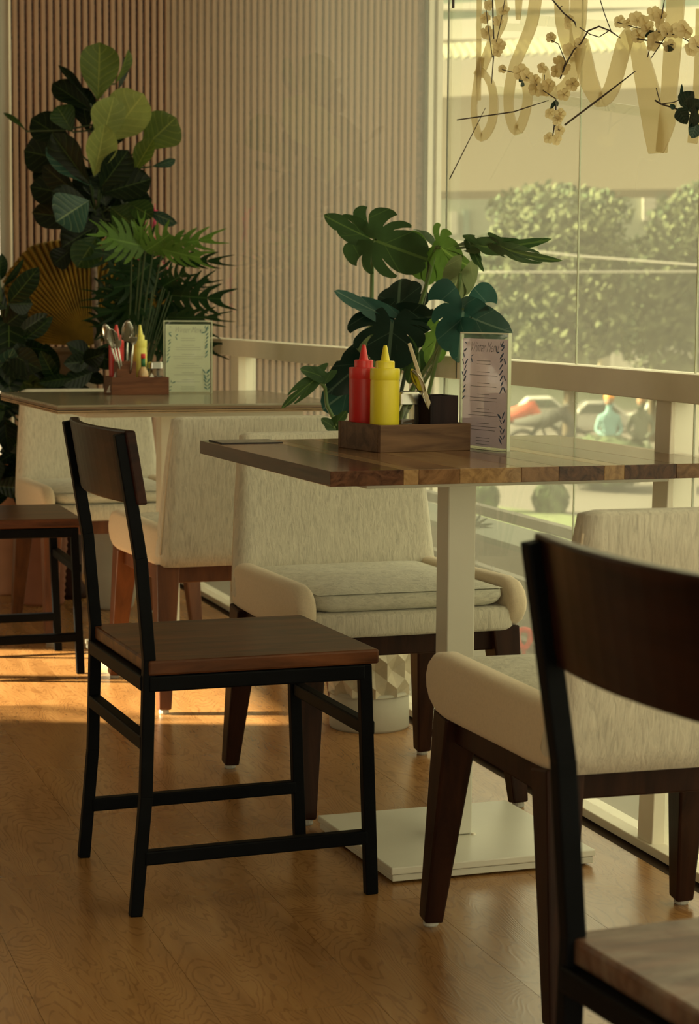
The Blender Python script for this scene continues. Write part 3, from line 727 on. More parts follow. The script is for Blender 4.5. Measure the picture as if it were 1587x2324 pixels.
# --- far table things
R2a = rad(17); u2 = Vector((math.cos(R2a), math.sin(R2a), 0)); v2 = Vector((-u2.y, u2.x, 0))
T2 = W(254, 897, .75) + u2*.084 + v2*.062
tray(T2, R2a, .170, .126, .052, 'trayd', 'reddish-brown wooden condiment tray on the far table')
def inS(u, v, z=.007): return T2 + u2*u + v2*v + Vector((0, 0, z))
hb2 = inS(-.038, -.022); holder(hb2, R2a, .056, .090, 'trayd', 'brown wooden cutlery box in the far table tray')
zc = hb2 + Vector((0, 0, .02))
def tipat(x, y, Y=5.98): return D(x, y, Y)
spoon(zc+Vector((-.006, .008, 0)), tipat(237, 733), 'steel spoon with back turned, leftmost in the far cutlery box', (.1, 1, 0), .205, .0165)
spoon(zc+Vector((-.002, -.008, 0)), tipat(252, 751), 'steel spoon showing its dark bowl, front of the far cutlery box', (.1, -1, 0), .185, .0175)
spoon(zc+Vector((.004, .012, 0)), tipat(290, 725), 'large pale steel spoon rising above the far cutlery box', (0, 1, 0), .212, .0195)
spoon(zc+Vector((.0, .0, 0)), tipat(262, 752), 'steel fork leaning left in the far cutlery box', (0, -1, 0), .185, kind='fork')
spoon(zc+Vector((.014, -.006, 0)), tipat(306, 740), 'steel fork with tines up at the right of the far cutlery box', (.1, -1, 0), .195, kind='fork')
squeeze(inS(-.052, .036), 'red', 'redcap', 'red squeeze bottle behind the cutlery on the far table', r=.022)
squeeze(inS(.018, .034), 'yellowpale', 'yellowpale', 'pale yellow squeeze bottle on the far table', r=.0205)
jar(inS(.060, .012), 'round-shouldered glass jar with steel lid beside the far menu stand', .0185, .088, R2a)
t = thing('hot_sauce_bottle', inS(.018, -.014), 'small hot sauce bottle with red cap and green neck label on the far table', 'sauce bottle')
B().lathe([(.014, 0), (.0155, .003), (.0155, .052), (.0140, .060), (.0065, .074)], n=20).out('body', 'amber', t, smooth=True)
B().lathe([(.0157, .012), (.0157, .046)], n=20).out('sauce', 'sauce', t, smooth=True)
B().lathe([(.0066, .074), (.0066, .098)], n=16).out('neck_label', 'greenlabel', t, smooth=True)
B().lathe([(.0058, .098), (.0070, .100), (.0070, .111), (.0062, .112)], n=16).out('cap', 'redcap', t, smooth=True)
for (u, v, s, lb) in ((-.070, -.034, 1, 'folded white napkin at the left end of the far tray'), (.030, -.046, .8, 'folded white napkin poking out in front of the hot sauce bottle')):
    t = thing('napkin', inS(u, v), lb, 'napkin', R2a+.3)
    b = B(); b.poly([(-.026*s, 0, 0), (.024*s, 0, 0), (.020*s, 0, .055*s), (.010*s, 0, .070*s)], (0, .004, 0)); b.poly([(-.020*s, -.006, 0), (.026*s, -.004, 0), (.014*s, -.003, .052)], (0, .003, 0)); b.out('fold', 'napkin', t)

# ================================================================ PLANTS
def leafrows(P, Q, w, roll=0, droop=.0, fold=.15, shape='ob', nu=12, nv=8, seed=0, wave=.0, view=True):
    """Surface of one leaf from base P to tip Q. returns rows, uvs"""
    P, Q = Vector(P), Vector(Q); d = (Q-P); L = d.length; d.normalize()
    toC = (CO-P).normalized(); n = (toC - d*toC.dot(d))
    if n.length < 1e-3: n = d.orthogonal()
    n.normalize(); n = Matrix.Rotation(roll, 3, d) @ n; s = d.cross(n)
    rnd = random.Random(seed); ph = rnd.uniform(0, 6)
    rows = []; uv = []
    for i in range(nu+1):
        u = i/nu
        if shape == 'ob': wv = math.sin(PI*u**1.35)**.62*(.55+.45*u) if 0 < u < 1 else .01
        elif shape == 'el': wv = math.sin(PI*u)**.75 if 0 < u < 1 else .01
        else: wv = 1
        if 0 < u < 1: wv *= 1 + .06*math.sin(9*u+ph)
        r_ = []; q_ = []
        for j in range(nv+1):
            v = j/nv*2-1
            p = P + d*(L*u) + s*(v*w/2*wv) + n*(abs(v)*w*fold*wv) - n*(droop*L*(u*u)) + n*(wave*L*math.sin(7*u+3*v+ph)*abs(v))
            r_.append(p); q_.append((u, (v+1)/2))
        rows.append(r_); uv.append(q_)
    return rows, uv
def leafobj(parent, mat, P, Q, w, name='leaf', **k):
    r_, uv = leafrows(P, Q, w, **k); b = B(); b.grid(r_, uv); return b.out(name, mat, parent, smooth=True)
def lobed(parent, mat, P, Q, w, roll=0, lobes=6, cut=.38, droop=.1, fold=.1, narrow=.62, fwd=.35, seed=0, heart=True, name='leaf', taper=.8):
    """split leaf: lobes leave a midrib with gaps between them"""
    P, Q = Vector(P), Vector(Q); d = (Q-P); L = d.length; d.normalize(); toC = (CO-P).normalized(); n = toC - d*toC.dot(d)
    if n.length < 1e-3: n = d.orthogonal()
    n.normalize(); n = Matrix.Rotation(roll, 3, d) @ n; s = d.cross(n); rnd = random.Random(seed); b = B()
    def pt(x, y):  # x along (0..1 of L), y across (units of w/2)
        return P + d*(L*x) + s*(y*w/2) + n*(abs(y)*w*fold) - n*(droop*L*(x*x if x > 0 else 0)) - n*(abs(y)**2*w*.14)
    for side in (-1, 1):
        for k in range(lobes):
            u0 = k/lobes*.92; u1 = (k+1)/lobes*.92
            if k == lobes-1: u1 = 1.0
            uc = (u0+u1)/2
            if heart: ext = (math.sin(PI*min(1, (uc*.80+.20)))**.8)*1.02
            else: ext = math.sin(PI*min(1, uc*.9+.08))**.6
            ext *= rnd.uniform(.88, 1.06)
            bend = fwd*(.2+uc) - (.42*(1-uc*2.6) if heart and uc < .38 else 0)
            rows = []; uvs = []; nt = 9
            for i in range(nt+1):
                t = i/nt
                hw = (u1-u0)/2
                if t > cut: hw *= (narrow + (1-narrow)*(1-min(1, (t-cut)/.10))) * (1 - max(0, (t-.70)/.30)**2*taper) * (1+ .25*(t-cut))
                ucx = uc + bend*t*t*.55 + (u1-uc)*.0
                row = []; q = []
                for j in range(5):
                    v = j/4*2-1
                    row.append(pt(ucx + hw*v, side*ext*t)); q.append((min(1, max(0, (ucx+hw*v)))*.5, .5+side*t*.5))
                rows.append(row); uvs.append(q)
            b.grid(rows, uvs)
    return b.out(name, mat, parent, smooth=True)

def mleaf(parent, mat, P, Q, w, roll=0, lobes=9, cut=.45, droop=.1, seed=0, name='leaf', gap=.20, cup=.10):
    """monstera blade: lobes radiate from the petiole, split by narrow gaps"""
    P, Q = Vector(P), Vector(Q); d = (Q-P); L = d.length; d.normalize(); toC = (CO-P).normalized(); n = toC - d*toC.dot(d)
    n.normalize(); n = Matrix.Rotation(roll, 3, d) @ n; s = d.cross(n); rnd = random.Random(seed); b = B(); ys = w/2/L
    A = rad(158); edges = [-A + 2*A*k/lobes for k in range(lobes+1)]
    edges = [e*(1 + .10*math.sin(seed+k*2.1)*(0 < k < lobes)) for k, e in enumerate(edges)]
    def Rf(th):
        a_ = abs(th)/PI; return 1.0 - .10*math.sin(a_*PI*1.1) + .06*math.sin(a_*9) - (.22*max(0, a_-.6)/.3)
    for k in range(lobes):
        e0, e1 = edges[k], edges[k+1]; c = (e0+e1)/2; h = (e1-e0)/2; rr = Rf(c)*rnd.uniform(.90, 1.05); cc = cut*rnd.uniform(.75, 1.25); rows = []; uvs = []; nt = 10
        sg_ = 0 if abs(c) < .12 else (-1 if c > 0 else 1)
        for i in range(nt+1):
            t = i/nt; g = 1 - gap*min(1, max(0, (t-cc)/.15))*(.7+.6*t) if t > cc else 1.03
            row = []; q = []
            for j in range(7):
                v = j/6*2-1
                th = c + h*v*g + sg_*.22*t*t
                r_ = rr*t*(1 - .10*abs(v)**3*(t**3)) * (1 + (.10*(-v if c > 0 else v) if sg_ else 0)*t) * (1.0 if sg_ else (1+.16*(1-abs(v))*t**3))
                x = r_*math.cos(th); y = r_*math.sin(th)*ys
                z = -droop*(max(0, x)**2) + cup*abs(y) - .30*droop*(y*y)*4 + .010*math.sin(5*th+seed)*t
                row.append(P + d*(L*x) + s*(L*y) + n*(L*z)); q.append((.25+.25*x, .5 + .5*max(-.98, min(.98, y/max(.3, ys)))))
            rows.append(row); uvs.append(q)
        b.grid(rows, uvs)
    return b.out(name, mat, parent, smooth=True)

# ---- fiddle-leaf fig: pot on a stand, trunk, single leaves
YF = 7.12
fb = W(150, 1330, 0); fb = Vector((D(150, 800, YF).x, YF, 0))
fig = thing('fiddle_leaf_fig', fb, 'tall fiddle-leaf fig with broad glossy leaves against the striped wall', 'plant', wc=True)
pr = []
for k in range(33):
    z = .50 + .345*k/32; r_ = .088 + .024*(k/32) + (.0022 if k % 2 else -.0015); pr.append((r_, z))
pr += [(.118, .848), (.118, .860), (.104, .862), (.102, .845)]
B().lathe(pr, (fb.x, fb.y, 0), 30).out('pot', 'basket', fig, smooth=True)
B().lathe([(.07, 0), (.075, .02), (.05, .06), (.055, .40), (.085, .48), (.085, .50)], (fb.x, fb.y, 0), 20).out('stand', 'legwood', fig, smooth=True)
B().lathe([(.102, .845), (.06, .858), (.01, .862)], (fb.x, fb.y, 0), 20).out('soil', 'soil', fig, smooth=True)
tr = [D(222, 800, YF), D(216, 700, YF), D(214, 600, YF), D(218, 480, YF), D(225, 380, YF), D(228, 280, YF), D(235, 180, YF)]
B().tube([Vector((fb.x+.06, fb.y, .84))] + tr, [.012, .012, .011, .010, .009, .008, .006, .004], 10).out('trunk', 'trunk', fig, smooth=True)
FL = [  # base, tip, width px, depth offset, material, roll, fold
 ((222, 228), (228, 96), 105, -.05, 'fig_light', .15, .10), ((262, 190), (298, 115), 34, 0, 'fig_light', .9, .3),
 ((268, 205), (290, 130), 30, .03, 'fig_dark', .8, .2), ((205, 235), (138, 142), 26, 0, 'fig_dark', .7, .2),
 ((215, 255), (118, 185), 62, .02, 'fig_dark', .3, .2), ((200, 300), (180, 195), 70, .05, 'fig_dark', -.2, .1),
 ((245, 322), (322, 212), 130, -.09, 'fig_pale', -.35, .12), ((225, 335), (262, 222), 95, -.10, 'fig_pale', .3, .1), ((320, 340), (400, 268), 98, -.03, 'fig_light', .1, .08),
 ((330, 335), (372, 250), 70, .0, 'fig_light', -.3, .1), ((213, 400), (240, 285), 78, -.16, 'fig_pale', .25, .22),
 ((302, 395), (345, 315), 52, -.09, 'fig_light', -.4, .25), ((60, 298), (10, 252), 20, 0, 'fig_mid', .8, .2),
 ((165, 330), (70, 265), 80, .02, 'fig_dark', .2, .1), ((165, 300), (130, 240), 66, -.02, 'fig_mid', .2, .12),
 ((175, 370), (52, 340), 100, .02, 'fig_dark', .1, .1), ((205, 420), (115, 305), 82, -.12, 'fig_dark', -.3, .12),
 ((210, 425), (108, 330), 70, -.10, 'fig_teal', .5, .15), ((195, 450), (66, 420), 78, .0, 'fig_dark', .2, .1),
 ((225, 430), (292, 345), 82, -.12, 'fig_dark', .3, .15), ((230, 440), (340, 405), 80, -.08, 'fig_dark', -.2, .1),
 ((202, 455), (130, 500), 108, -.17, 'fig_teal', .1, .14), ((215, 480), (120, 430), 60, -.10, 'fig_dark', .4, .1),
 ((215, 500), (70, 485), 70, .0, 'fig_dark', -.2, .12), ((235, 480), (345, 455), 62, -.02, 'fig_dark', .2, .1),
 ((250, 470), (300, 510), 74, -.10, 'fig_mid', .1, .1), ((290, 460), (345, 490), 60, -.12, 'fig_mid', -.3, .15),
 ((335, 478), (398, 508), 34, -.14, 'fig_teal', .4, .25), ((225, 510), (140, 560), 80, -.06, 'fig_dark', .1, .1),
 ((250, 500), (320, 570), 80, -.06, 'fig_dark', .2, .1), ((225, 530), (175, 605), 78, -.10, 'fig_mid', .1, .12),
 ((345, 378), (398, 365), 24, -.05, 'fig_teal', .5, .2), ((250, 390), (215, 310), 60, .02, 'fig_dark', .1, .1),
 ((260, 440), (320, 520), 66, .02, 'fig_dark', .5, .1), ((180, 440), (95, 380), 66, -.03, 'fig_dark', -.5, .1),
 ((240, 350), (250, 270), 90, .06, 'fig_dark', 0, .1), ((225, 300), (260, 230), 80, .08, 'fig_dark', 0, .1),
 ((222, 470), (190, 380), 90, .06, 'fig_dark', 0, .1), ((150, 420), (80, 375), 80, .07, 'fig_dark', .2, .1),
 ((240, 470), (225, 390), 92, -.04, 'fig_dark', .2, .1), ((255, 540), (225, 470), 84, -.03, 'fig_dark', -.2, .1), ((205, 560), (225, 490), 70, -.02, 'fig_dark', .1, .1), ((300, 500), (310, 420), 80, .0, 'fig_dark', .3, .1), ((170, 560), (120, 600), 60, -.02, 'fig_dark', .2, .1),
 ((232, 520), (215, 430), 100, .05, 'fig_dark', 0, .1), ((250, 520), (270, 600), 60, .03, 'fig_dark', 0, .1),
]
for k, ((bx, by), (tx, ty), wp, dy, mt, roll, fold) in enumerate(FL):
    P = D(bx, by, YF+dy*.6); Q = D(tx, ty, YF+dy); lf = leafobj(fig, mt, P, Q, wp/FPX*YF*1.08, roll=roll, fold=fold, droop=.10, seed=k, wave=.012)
    tj = tr[min(len(tr)-1, max(0, int((600-by)/100)+2))] if by < 620 else tr[1]
    B().tube([P, (P+tj)/2 + Vector((0, 0, -.01)), tj], .003, 6).out('petiole', 'stemdark', fig)
# ---- dried fan palm leaf propped behind
fc = D(200, 785, 7.30)
fp = thing('fan_palm_leaf', Vector((fc.x, fc.y, .86)), 'large dried golden fan palm leaf spread behind the fig trunk', 'palm leaf', wc=True)
def fan(parent, c, a0, a1, n, rfun, Yb):
    for k in range(n):
        b = B(); aa = a0+(a1-a0)*k/n; ab = a0+(a1-a0)*(k+1)/n; am = (aa+ab)/2; rr = rfun(am)
        pc = c; out = []
        for (an, dz) in ((aa, 0), (am, -.022), (ab, 0)):
            px = 200 + rr*math.cos(rad(an)); py = 785 - rr*math.sin(rad(an)); out.append(D(px, py, Yb+dz))
        b.v += [c, out[0], out[1], out[2]]; b._f((0, 1, 2)); b._f((0, 2, 3))
        sg = b.out('segment', 'fan', parent, solid=.0015)
        B().tube([c, out[1]], [.0018, .0010], 5).out('rib', 'fanrib', sg)
fan(fp, fc, 18, 178, 46, lambda a: 262 - 60*abs(math.sin(rad(a*3)))*.3 - (70 if a < 70 else 0)*(1-a/70) - (75 if a > 140 else 0)*((a-140)/38), 7.34)
B().tube([fc, Vector((fc.x, fc.y-.02, .80))], .006, 8).out('stalk', 'fanrib', fp)
fp.location.z = .86
# ---- lobed philodendron right of the fig
YP = 6.86
pc = Vector((D(262, 1300, YP).x, YP, 0))
ph = thing('lobed_philodendron', pc, 'bushy plant with deeply cut green leaves right of the fig', 'plant', wc=True)
B().lathe([(.052, 0), (.060, .01), (.085, .12), (.100, .28), (.106, .46), (.106, .48), (.096, .48), (.094, .45)], (pc.x, pc.y, 0), 32).out('pot', 'creampot', ph, smooth=True)
B().lathe([(.094, .45), (.05, .46), (.01, .462)], (pc.x, pc.y, 0), 20).out('soil', 'soil', ph)
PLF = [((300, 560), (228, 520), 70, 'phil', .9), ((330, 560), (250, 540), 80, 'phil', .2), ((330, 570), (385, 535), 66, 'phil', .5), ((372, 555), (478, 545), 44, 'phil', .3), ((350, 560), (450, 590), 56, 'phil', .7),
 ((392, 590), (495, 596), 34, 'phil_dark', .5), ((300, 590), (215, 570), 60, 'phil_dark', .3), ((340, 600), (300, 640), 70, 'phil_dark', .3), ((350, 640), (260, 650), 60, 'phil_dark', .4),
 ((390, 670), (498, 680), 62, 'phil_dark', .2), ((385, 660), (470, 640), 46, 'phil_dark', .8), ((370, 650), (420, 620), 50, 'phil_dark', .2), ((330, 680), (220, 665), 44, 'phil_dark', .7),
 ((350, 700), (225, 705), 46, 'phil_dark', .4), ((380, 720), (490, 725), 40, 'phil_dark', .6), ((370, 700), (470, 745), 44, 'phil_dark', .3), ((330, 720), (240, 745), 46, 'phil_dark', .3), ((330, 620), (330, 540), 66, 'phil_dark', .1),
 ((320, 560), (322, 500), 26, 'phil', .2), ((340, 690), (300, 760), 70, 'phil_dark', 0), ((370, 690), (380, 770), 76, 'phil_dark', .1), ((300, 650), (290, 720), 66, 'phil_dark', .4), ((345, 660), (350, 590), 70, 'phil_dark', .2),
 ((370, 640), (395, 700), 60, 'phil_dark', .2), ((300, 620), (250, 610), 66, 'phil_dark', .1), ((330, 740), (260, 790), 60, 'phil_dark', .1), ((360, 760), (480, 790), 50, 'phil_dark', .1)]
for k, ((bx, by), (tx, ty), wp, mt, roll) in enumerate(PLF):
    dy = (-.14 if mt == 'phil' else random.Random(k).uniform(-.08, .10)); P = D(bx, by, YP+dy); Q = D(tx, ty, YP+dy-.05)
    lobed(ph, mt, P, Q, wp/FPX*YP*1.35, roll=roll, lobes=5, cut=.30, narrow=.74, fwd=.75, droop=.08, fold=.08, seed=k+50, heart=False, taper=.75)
    B().tube([P, (P*2+Vector((pc.x+.04, pc.y, .47)))/3 + Vector((0, 0, .05)), Vector((pc.x+.02, pc.y, .46))], [.0025, .0025, .003], 6).out('stem', 'stemdark', ph)
rnd = random.Random(11)
for k in range(16):
    P = D(rnd.uniform(250, 400), rnd.uniform(620, 790), YP+rnd.uniform(.02, .14)); an = rnd.uniform(0, 2*PI); l = rnd.uniform(.07, .11); Q = P + Vector((l*math.cos(an), rnd.uniform(-.04, .04), l*math.sin(an)*.7))
    lobed(ph, 'phil_dark', P, Q, rnd.uniform(.08, .12), roll=rnd.uniform(-.4, .4), lobes=5, cut=.35, narrow=.8, fwd=.7, seed=k+900, heart=False, taper=.6)
# ---- magenta tinsel hanging behind
tn0 = D(350, 470, 7.30)
tn = thing('tinsel_garland', tn0, 'magenta and yellow foil tinsel showing between the leaves', 'garland', wc=True)
for k, (x, y, x2, y2, mt) in enumerate([(330, 462, 352, 478, 'magenta'), (344, 468, 354, 512, 'magenta'), (356, 476, 347, 516, 'magenta'), (350, 478, 366, 500, 'magenta'), (362, 488, 352, 545, 'magenta'), (356, 520, 366, 548, 'magenta'),
     (300, 590, 294, 600, 'magenta'), (312, 572, 305, 596, 'tinsely'), (319, 572, 312, 600, 'magenta'), (327, 575, 320, 598, 'tinsely'), (333, 576, 328, 604, 'magenta'), (388, 630, 404, 636, 'magenta'), (395, 632, 403, 666, 'magenta'), (404, 634, 392, 668, 'magenta'), (392, 688, 384, 706, 'magenta'), (398, 690, 388, 708, 'magenta')]):
    P, Q = D(x, y, 7.26), D(x2, y2, 7.24+.01*(k % 3)); B().beam(P, Q, .006, .0012, (1, .3, .1)).out('strip', mt, tn)
B().tube([D(352, 462, 7.27), D(345, 560, 7.27), D(402, 640, 7.27), D(392, 705, 7.27)], .0015, 6).out('string', 'magenta', tn)
# ---- rubber plant at left edge, in a tall ribbed terracotta planter
YR = 6.72
rp = Vector((D(28, 1330, 7.2).x, 7.2, 0))
rub = thing('rubber_plant', rp, 'dark rubber plant with oval leaves at the left edge of the photo', 'plant', wc=True)
pr = []
for k in range(41):
    z = .46*k/40; pr.append((.062 + .040*(k/40) + (.0025 if k % 2 else -.002), z))
pr += [(.108, .465), (.108, .48), (.098, .48), (.096, .455)]
B().lathe(pr, (rp.x, rp.y, 0), 30).out('pot', 'terracotta', rub, smooth=True)
B().lathe([(.096, .455), (.05, .465), (.01, .467)], (rp.x, rp.y, 0), 20).out('soil', 'soil', rub)
stp = [Vector((rp.x, rp.y, .46)), D(10, 900, YR+.3), D(8, 760, YR+.1), D(2, 680, YR), D(-6, 600, YR)]
B().tube(stp, [.009, .008, .007, .006, .004], 8).out('stalk', 'stemdark', rub, smooth=True)
for k, (a_, b_, wp, mt, roll) in enumerate([((20, 688), (88, 612), 50, 'rub', .3), ((-5, 640), (8, 578), 34, 'rub', .6), ((8, 650), (58, 592), 20, 'rub', .8), ((20, 695), (20, 868), 76, 'rub', .1), ((14, 700), (-60, 640), 60, 'rub', .2),
      ((50, 775), (122, 722), 32, 'rub', .4), ((42, 760), (100, 712), 34, 'rub', -.5), ((42, 784), (112, 800), 42, 'rub', .5), ((20, 690), (75, 690), 46, 'fig_dark', .1), ((10, 790), (60, 860), 56, 'fig_dark', .2),
      ((0, 800), (30, 900), 70, 'rub', -.2), ((30, 860), (100, 885), 56, 'fig_mid', .4), ((20, 800), (90, 840), 60, 'fig_dark', .2), ((60, 850), (40, 780), 60, 'fig_dark', 0), ((10, 740), (60, 700), 60, 'fig_dark', 0), ((-10, 870), (30, 800), 60, 'fig_teal', .3)]):
    P = D(a_[0], a_[1], YR+.02*(k % 4)); Q = D(b_[0], b_[1], YR-.04+.03*(k % 3)); leafobj(rub, mt, P, Q, wp/FPX*YR*1.08, shape='el', roll=roll, fold=.10, droop=.12, seed=k+200)
    B().tube([P, (P+stp[2])/2, stp[2] if by > 700 else stp[3]], .0025, 6).out('petiole', 'stemdark', rub)
# ---- ribbed brown planter with dark spreading foliage under / behind the far table
bp_ = Vector((D(100, 1370, 6.95).x, 6.95, 0))
bush = thing('broadleaf_plant', bp_, 'dark broadleaf plant in a ribbed brown planter below the far table', 'plant', wc=True)
pr = []
for k in range(41):
    z = .44*k/40; pr.append((.068 + .024*(k/40) + (.0024 if k % 2 else -.002), z))
pr += [(.098, .445), (.098, .46), (.088, .46), (.086, .435)]
B().lathe(pr, (bp_.x, bp_.y, 0), 30).out('pot', 'terradark', bush, smooth=True)
B().lathe([(.086, .435), (.05, .445), (.01, .447)], (bp_.x, bp_.y, 0), 20).out('soil', 'soil', bush)
rnd = random.Random(4)
for k in range(46):
    if k < 30: x0, y0 = rnd.uniform(-10, 70), rnd.uniform(900, 1120)
    else: x0, y0 = rnd.uniform(110, 215), rnd.uniform(800, 890)
    an = rnd.uniform(0, 2*PI); l = rnd.uniform(50, 90); Yb = rnd.uniform(6.72, 6.98)
    P = D(x0, y0, Yb); Q = D(x0+l*math.cos(an), min(1150, y0+l*math.sin(an)), Yb-.05)
    leafobj(bush, rnd.choice(['fig_dark', 'rub', 'fig_dark', 'fig_mid' if k % 7 == 0 else 'rub']), P, Q, rnd.uniform(32, 52)/FPX*Yb, shape='el', roll=rnd.uniform(-.6, .6), seed=k+400)
    if k % 3 == 0: B().tube([P, (P+Vector((bp_.x, bp_.y, .45)))/2 + Vector((0, .02, .04)), Vector((bp_.x, bp_.y, .44))], .003, 6).out('stem', 'stemdark', bush)

# ---- monstera in faceted pot
YM = 4.95
mc = Vector((D(838, 1640, YM).x, YM, 0))
mon = thing('monstera_plant', mc, 'monstera with split leaves in a pale faceted pot between the armchairs', 'plant', wc=True)
# faceted pot: plain foot, then rings of hexagonal dimples
B().lathe([(.094, 0), (.097, .006), (.096, .085), (.092, .090)], mc, 40).out('pot_foot', 'creampot', mon, smooth=True)
hb_ = B(); NH = 11; rowsN = 5; zr0, zr1 = .085, .40; hs = (zr1-zr0)/rowsN
for r_ in range(rowsN+1):
    for k in range(NH):
        an = 2*PI*(k + (.5 if r_ % 2 else 0))/NH; zc_ = zr0 + hs*r_; rad0 = .096; da = 2*PI/NH
        def cyl(a_, z, rr): return mc + Vector((rr*math.cos(a_), rr*math.sin(a_), max(zr0, min(zr1, z))))
        hexp = [(0, .667), (.5, .333), (.5, -.333), (0, -.667), (-.5, -.333), (-.5, .333)]
        n0 = len(hb_.v); hb_.v.append(cyl(an, zc_, rad0-.016)); prs = []
        for (hx, hy) in hexp: hb_.v.append(cyl(an+hx*da, zc_+hy*hs, rad0+.004))
        for q in range(6): hb_._f((n0, n0+1+q, n0+1+(q+1) % 6))
hb_.out('pot_facets', 'hexpot', mon)
B().lathe([(.098, .395), (.100, .40), (.100, .415), (.088, .415), (.086, .39)], mc, 40).out('pot_rim', 'hexpot', mon)
B().lathe([(.086, .39), (.05, .40), (.01, .402)], mc, 20).out('soil', 'soil', mon)
top = mc + Vector((0, 0, .40))
ML = [  # base(px), tip, width px, material, roll, depth off base, tip, stem path points, lobes, cut
 ((845, 548), (760, 590), 0, None, 0, 0, 0, None, 0, 0),
]
def Dm(x, y, Y): return D(x, y, min(Y, FC(x, y, .07).y - .02))
def monleaf(b_, t_, wp, mt, roll, y0, y1, stem, smat='stem', lobes=9, cut=.45, droop=.12, seed=0, gap=.2, cup=.1):
    P, Q = Dm(b_[0], b_[1], YM+y0), Dm(t_[0], t_[1], YM+y1)
    mleaf(mon, mt, P, Q, wp/FPX*P.y, roll=roll, lobes=lobes, cut=cut, droop=droop, seed=seed, gap=gap, cup=cup)
    if stem:
        pts = [P] + [Dm(x, y, YM + y0*.5) for x, y in stem] + [top + Vector(((stem[-1][0]-838)*.0003, 0, 0))]
        sp = [pts[0]]
        for i in range(len(pts)-1): sp += [pts[i]*.5+pts[i+1]*.5, pts[i+1]]
        B().tube(sp, [.0035]+[.0048]*(len(sp)-1), 8).out('stem', smat, mon, smooth=True)
monleaf((850, 545), (962, 588), 178, 'mon', .15, -.08, -.14, [(845, 600), (843, 720), (850, 900)], 'stem', lobes=9, seed=1, gap=.10, cut=.5)
monleaf((838, 540), (752, 500), 90, 'mon', -.2, -.06, -.08, None, lobes=5, seed=2, gap=.12, cut=.45)
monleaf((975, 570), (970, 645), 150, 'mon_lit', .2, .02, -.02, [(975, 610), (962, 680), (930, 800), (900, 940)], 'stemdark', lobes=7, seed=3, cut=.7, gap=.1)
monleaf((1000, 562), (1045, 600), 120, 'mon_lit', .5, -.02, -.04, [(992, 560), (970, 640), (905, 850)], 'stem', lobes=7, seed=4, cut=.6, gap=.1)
monleaf((968, 545), (945, 512), 60, 'mon', .7, .0, .02, None, lobes=5, seed=30, cut=.9)
monleaf((1092, 558), (1165, 572), 60, 'mon', .55, .0, -.04, None, lobes=5, seed=5, droop=.3, cut=.6, gap=.12)
monleaf((1140, 560), (1208, 598), 52, 'mon', .6, .0, -.06, None, lobes=5, seed=35, droop=.3, cut=.5, gap=.14)
monleaf((1075, 558), (1030, 545), 50, 'mon', .6, .0, -.02, None, lobes=5, seed=15)
monleaf((1070, 560), (1090, 606), 34, 'mon', .3, .0, -.02, None, lobes=5, seed=16, cut=.8)
monleaf((905, 705), (905, 632), 190, 'mon_dark', -.3, -.04, .03, [(900, 780), (880, 950)], 'stemdark', lobes=7, seed=6, cut=.7, gap=.08)
monleaf((905, 722), (988, 722), 110, 'mon_dark', .35, -.10, -.13, None, lobes=5, seed=26, cut=.9)
monleaf((872, 715), (772, 672), 64, 'mon_teal', .5, -.12, -.12, None, lobes=3, seed=7, cut=.95, droop=-.1)
monleaf((890, 735), (880, 826), 228, 'mon_dark', .1, -.14, -.20, None, lobes=9, seed=9, cut=.45, gap=.13)
monleaf((1052, 700), (1044, 812), 180, 'mon_teal', -.1, -.02, -.06, [(1040, 720), (990, 800), (940, 880), (905, 960)], 'stem', lobes=7, seed=10, cut=.6, droop=.2, gap=.09)
monleaf((1068, 720), (1125, 745), 110, 'mon_teal', .2, .0, -.03, None, lobes=3, seed=11, cut=.95)
monleaf((1045, 620), (1015, 690), 96, 'mon_pale', .1, .06, .04, [(1040, 660), (990, 820)], 'stem', lobes=3, seed=12, cut=.95)
monleaf((845, 765), (775, 850), 60, 'mon_pale', .3, .0, .0, None, lobes=3, seed=13, cut=.95)
monleaf((835, 815), (762, 870), 120, 'mon_dark', .2, .0, -.05, [(880, 840), (880, 950)], 'stemdark', lobes=3, seed=14, cut=.95, droop=.25)
monleaf((950, 800), (925, 868), 90, 'mon', .2, .06, .0, [(950, 850), (900, 960)], 'stem', lobes=5, seed=18, cut=.7)
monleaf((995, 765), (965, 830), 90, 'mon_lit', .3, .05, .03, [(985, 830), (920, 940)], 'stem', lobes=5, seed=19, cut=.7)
monleaf((720, 858), (652, 908), 52, 'mon', .3, -.10, -.16, [(738, 880), (742, 920), (765, 965), (810, 1010)], 'stem', lobes=5, seed=20, cut=.55, droop=.25)
monleaf((725, 852), (690, 838), 50, 'mon', .6, -.10, -.12, None, lobes=3, seed=21, cut=.9)
monleaf((756, 968), (732, 952), 34, 'mon', .2, -.10, -.12, [(775, 990)], 'stem', lobes=3, seed=22, cut=.95)
monleaf((762, 962), (782, 940), 36, 'mon', .3, -.10, -.12, [(775, 990)], 'stem', lobes=3, seed=23, cut=.95)
monleaf((800, 880), (735, 925), 120, 'mon_teal', .2, .10, .10, [(850, 950)], 'stem', lobes=3, seed=24, cut=.95)

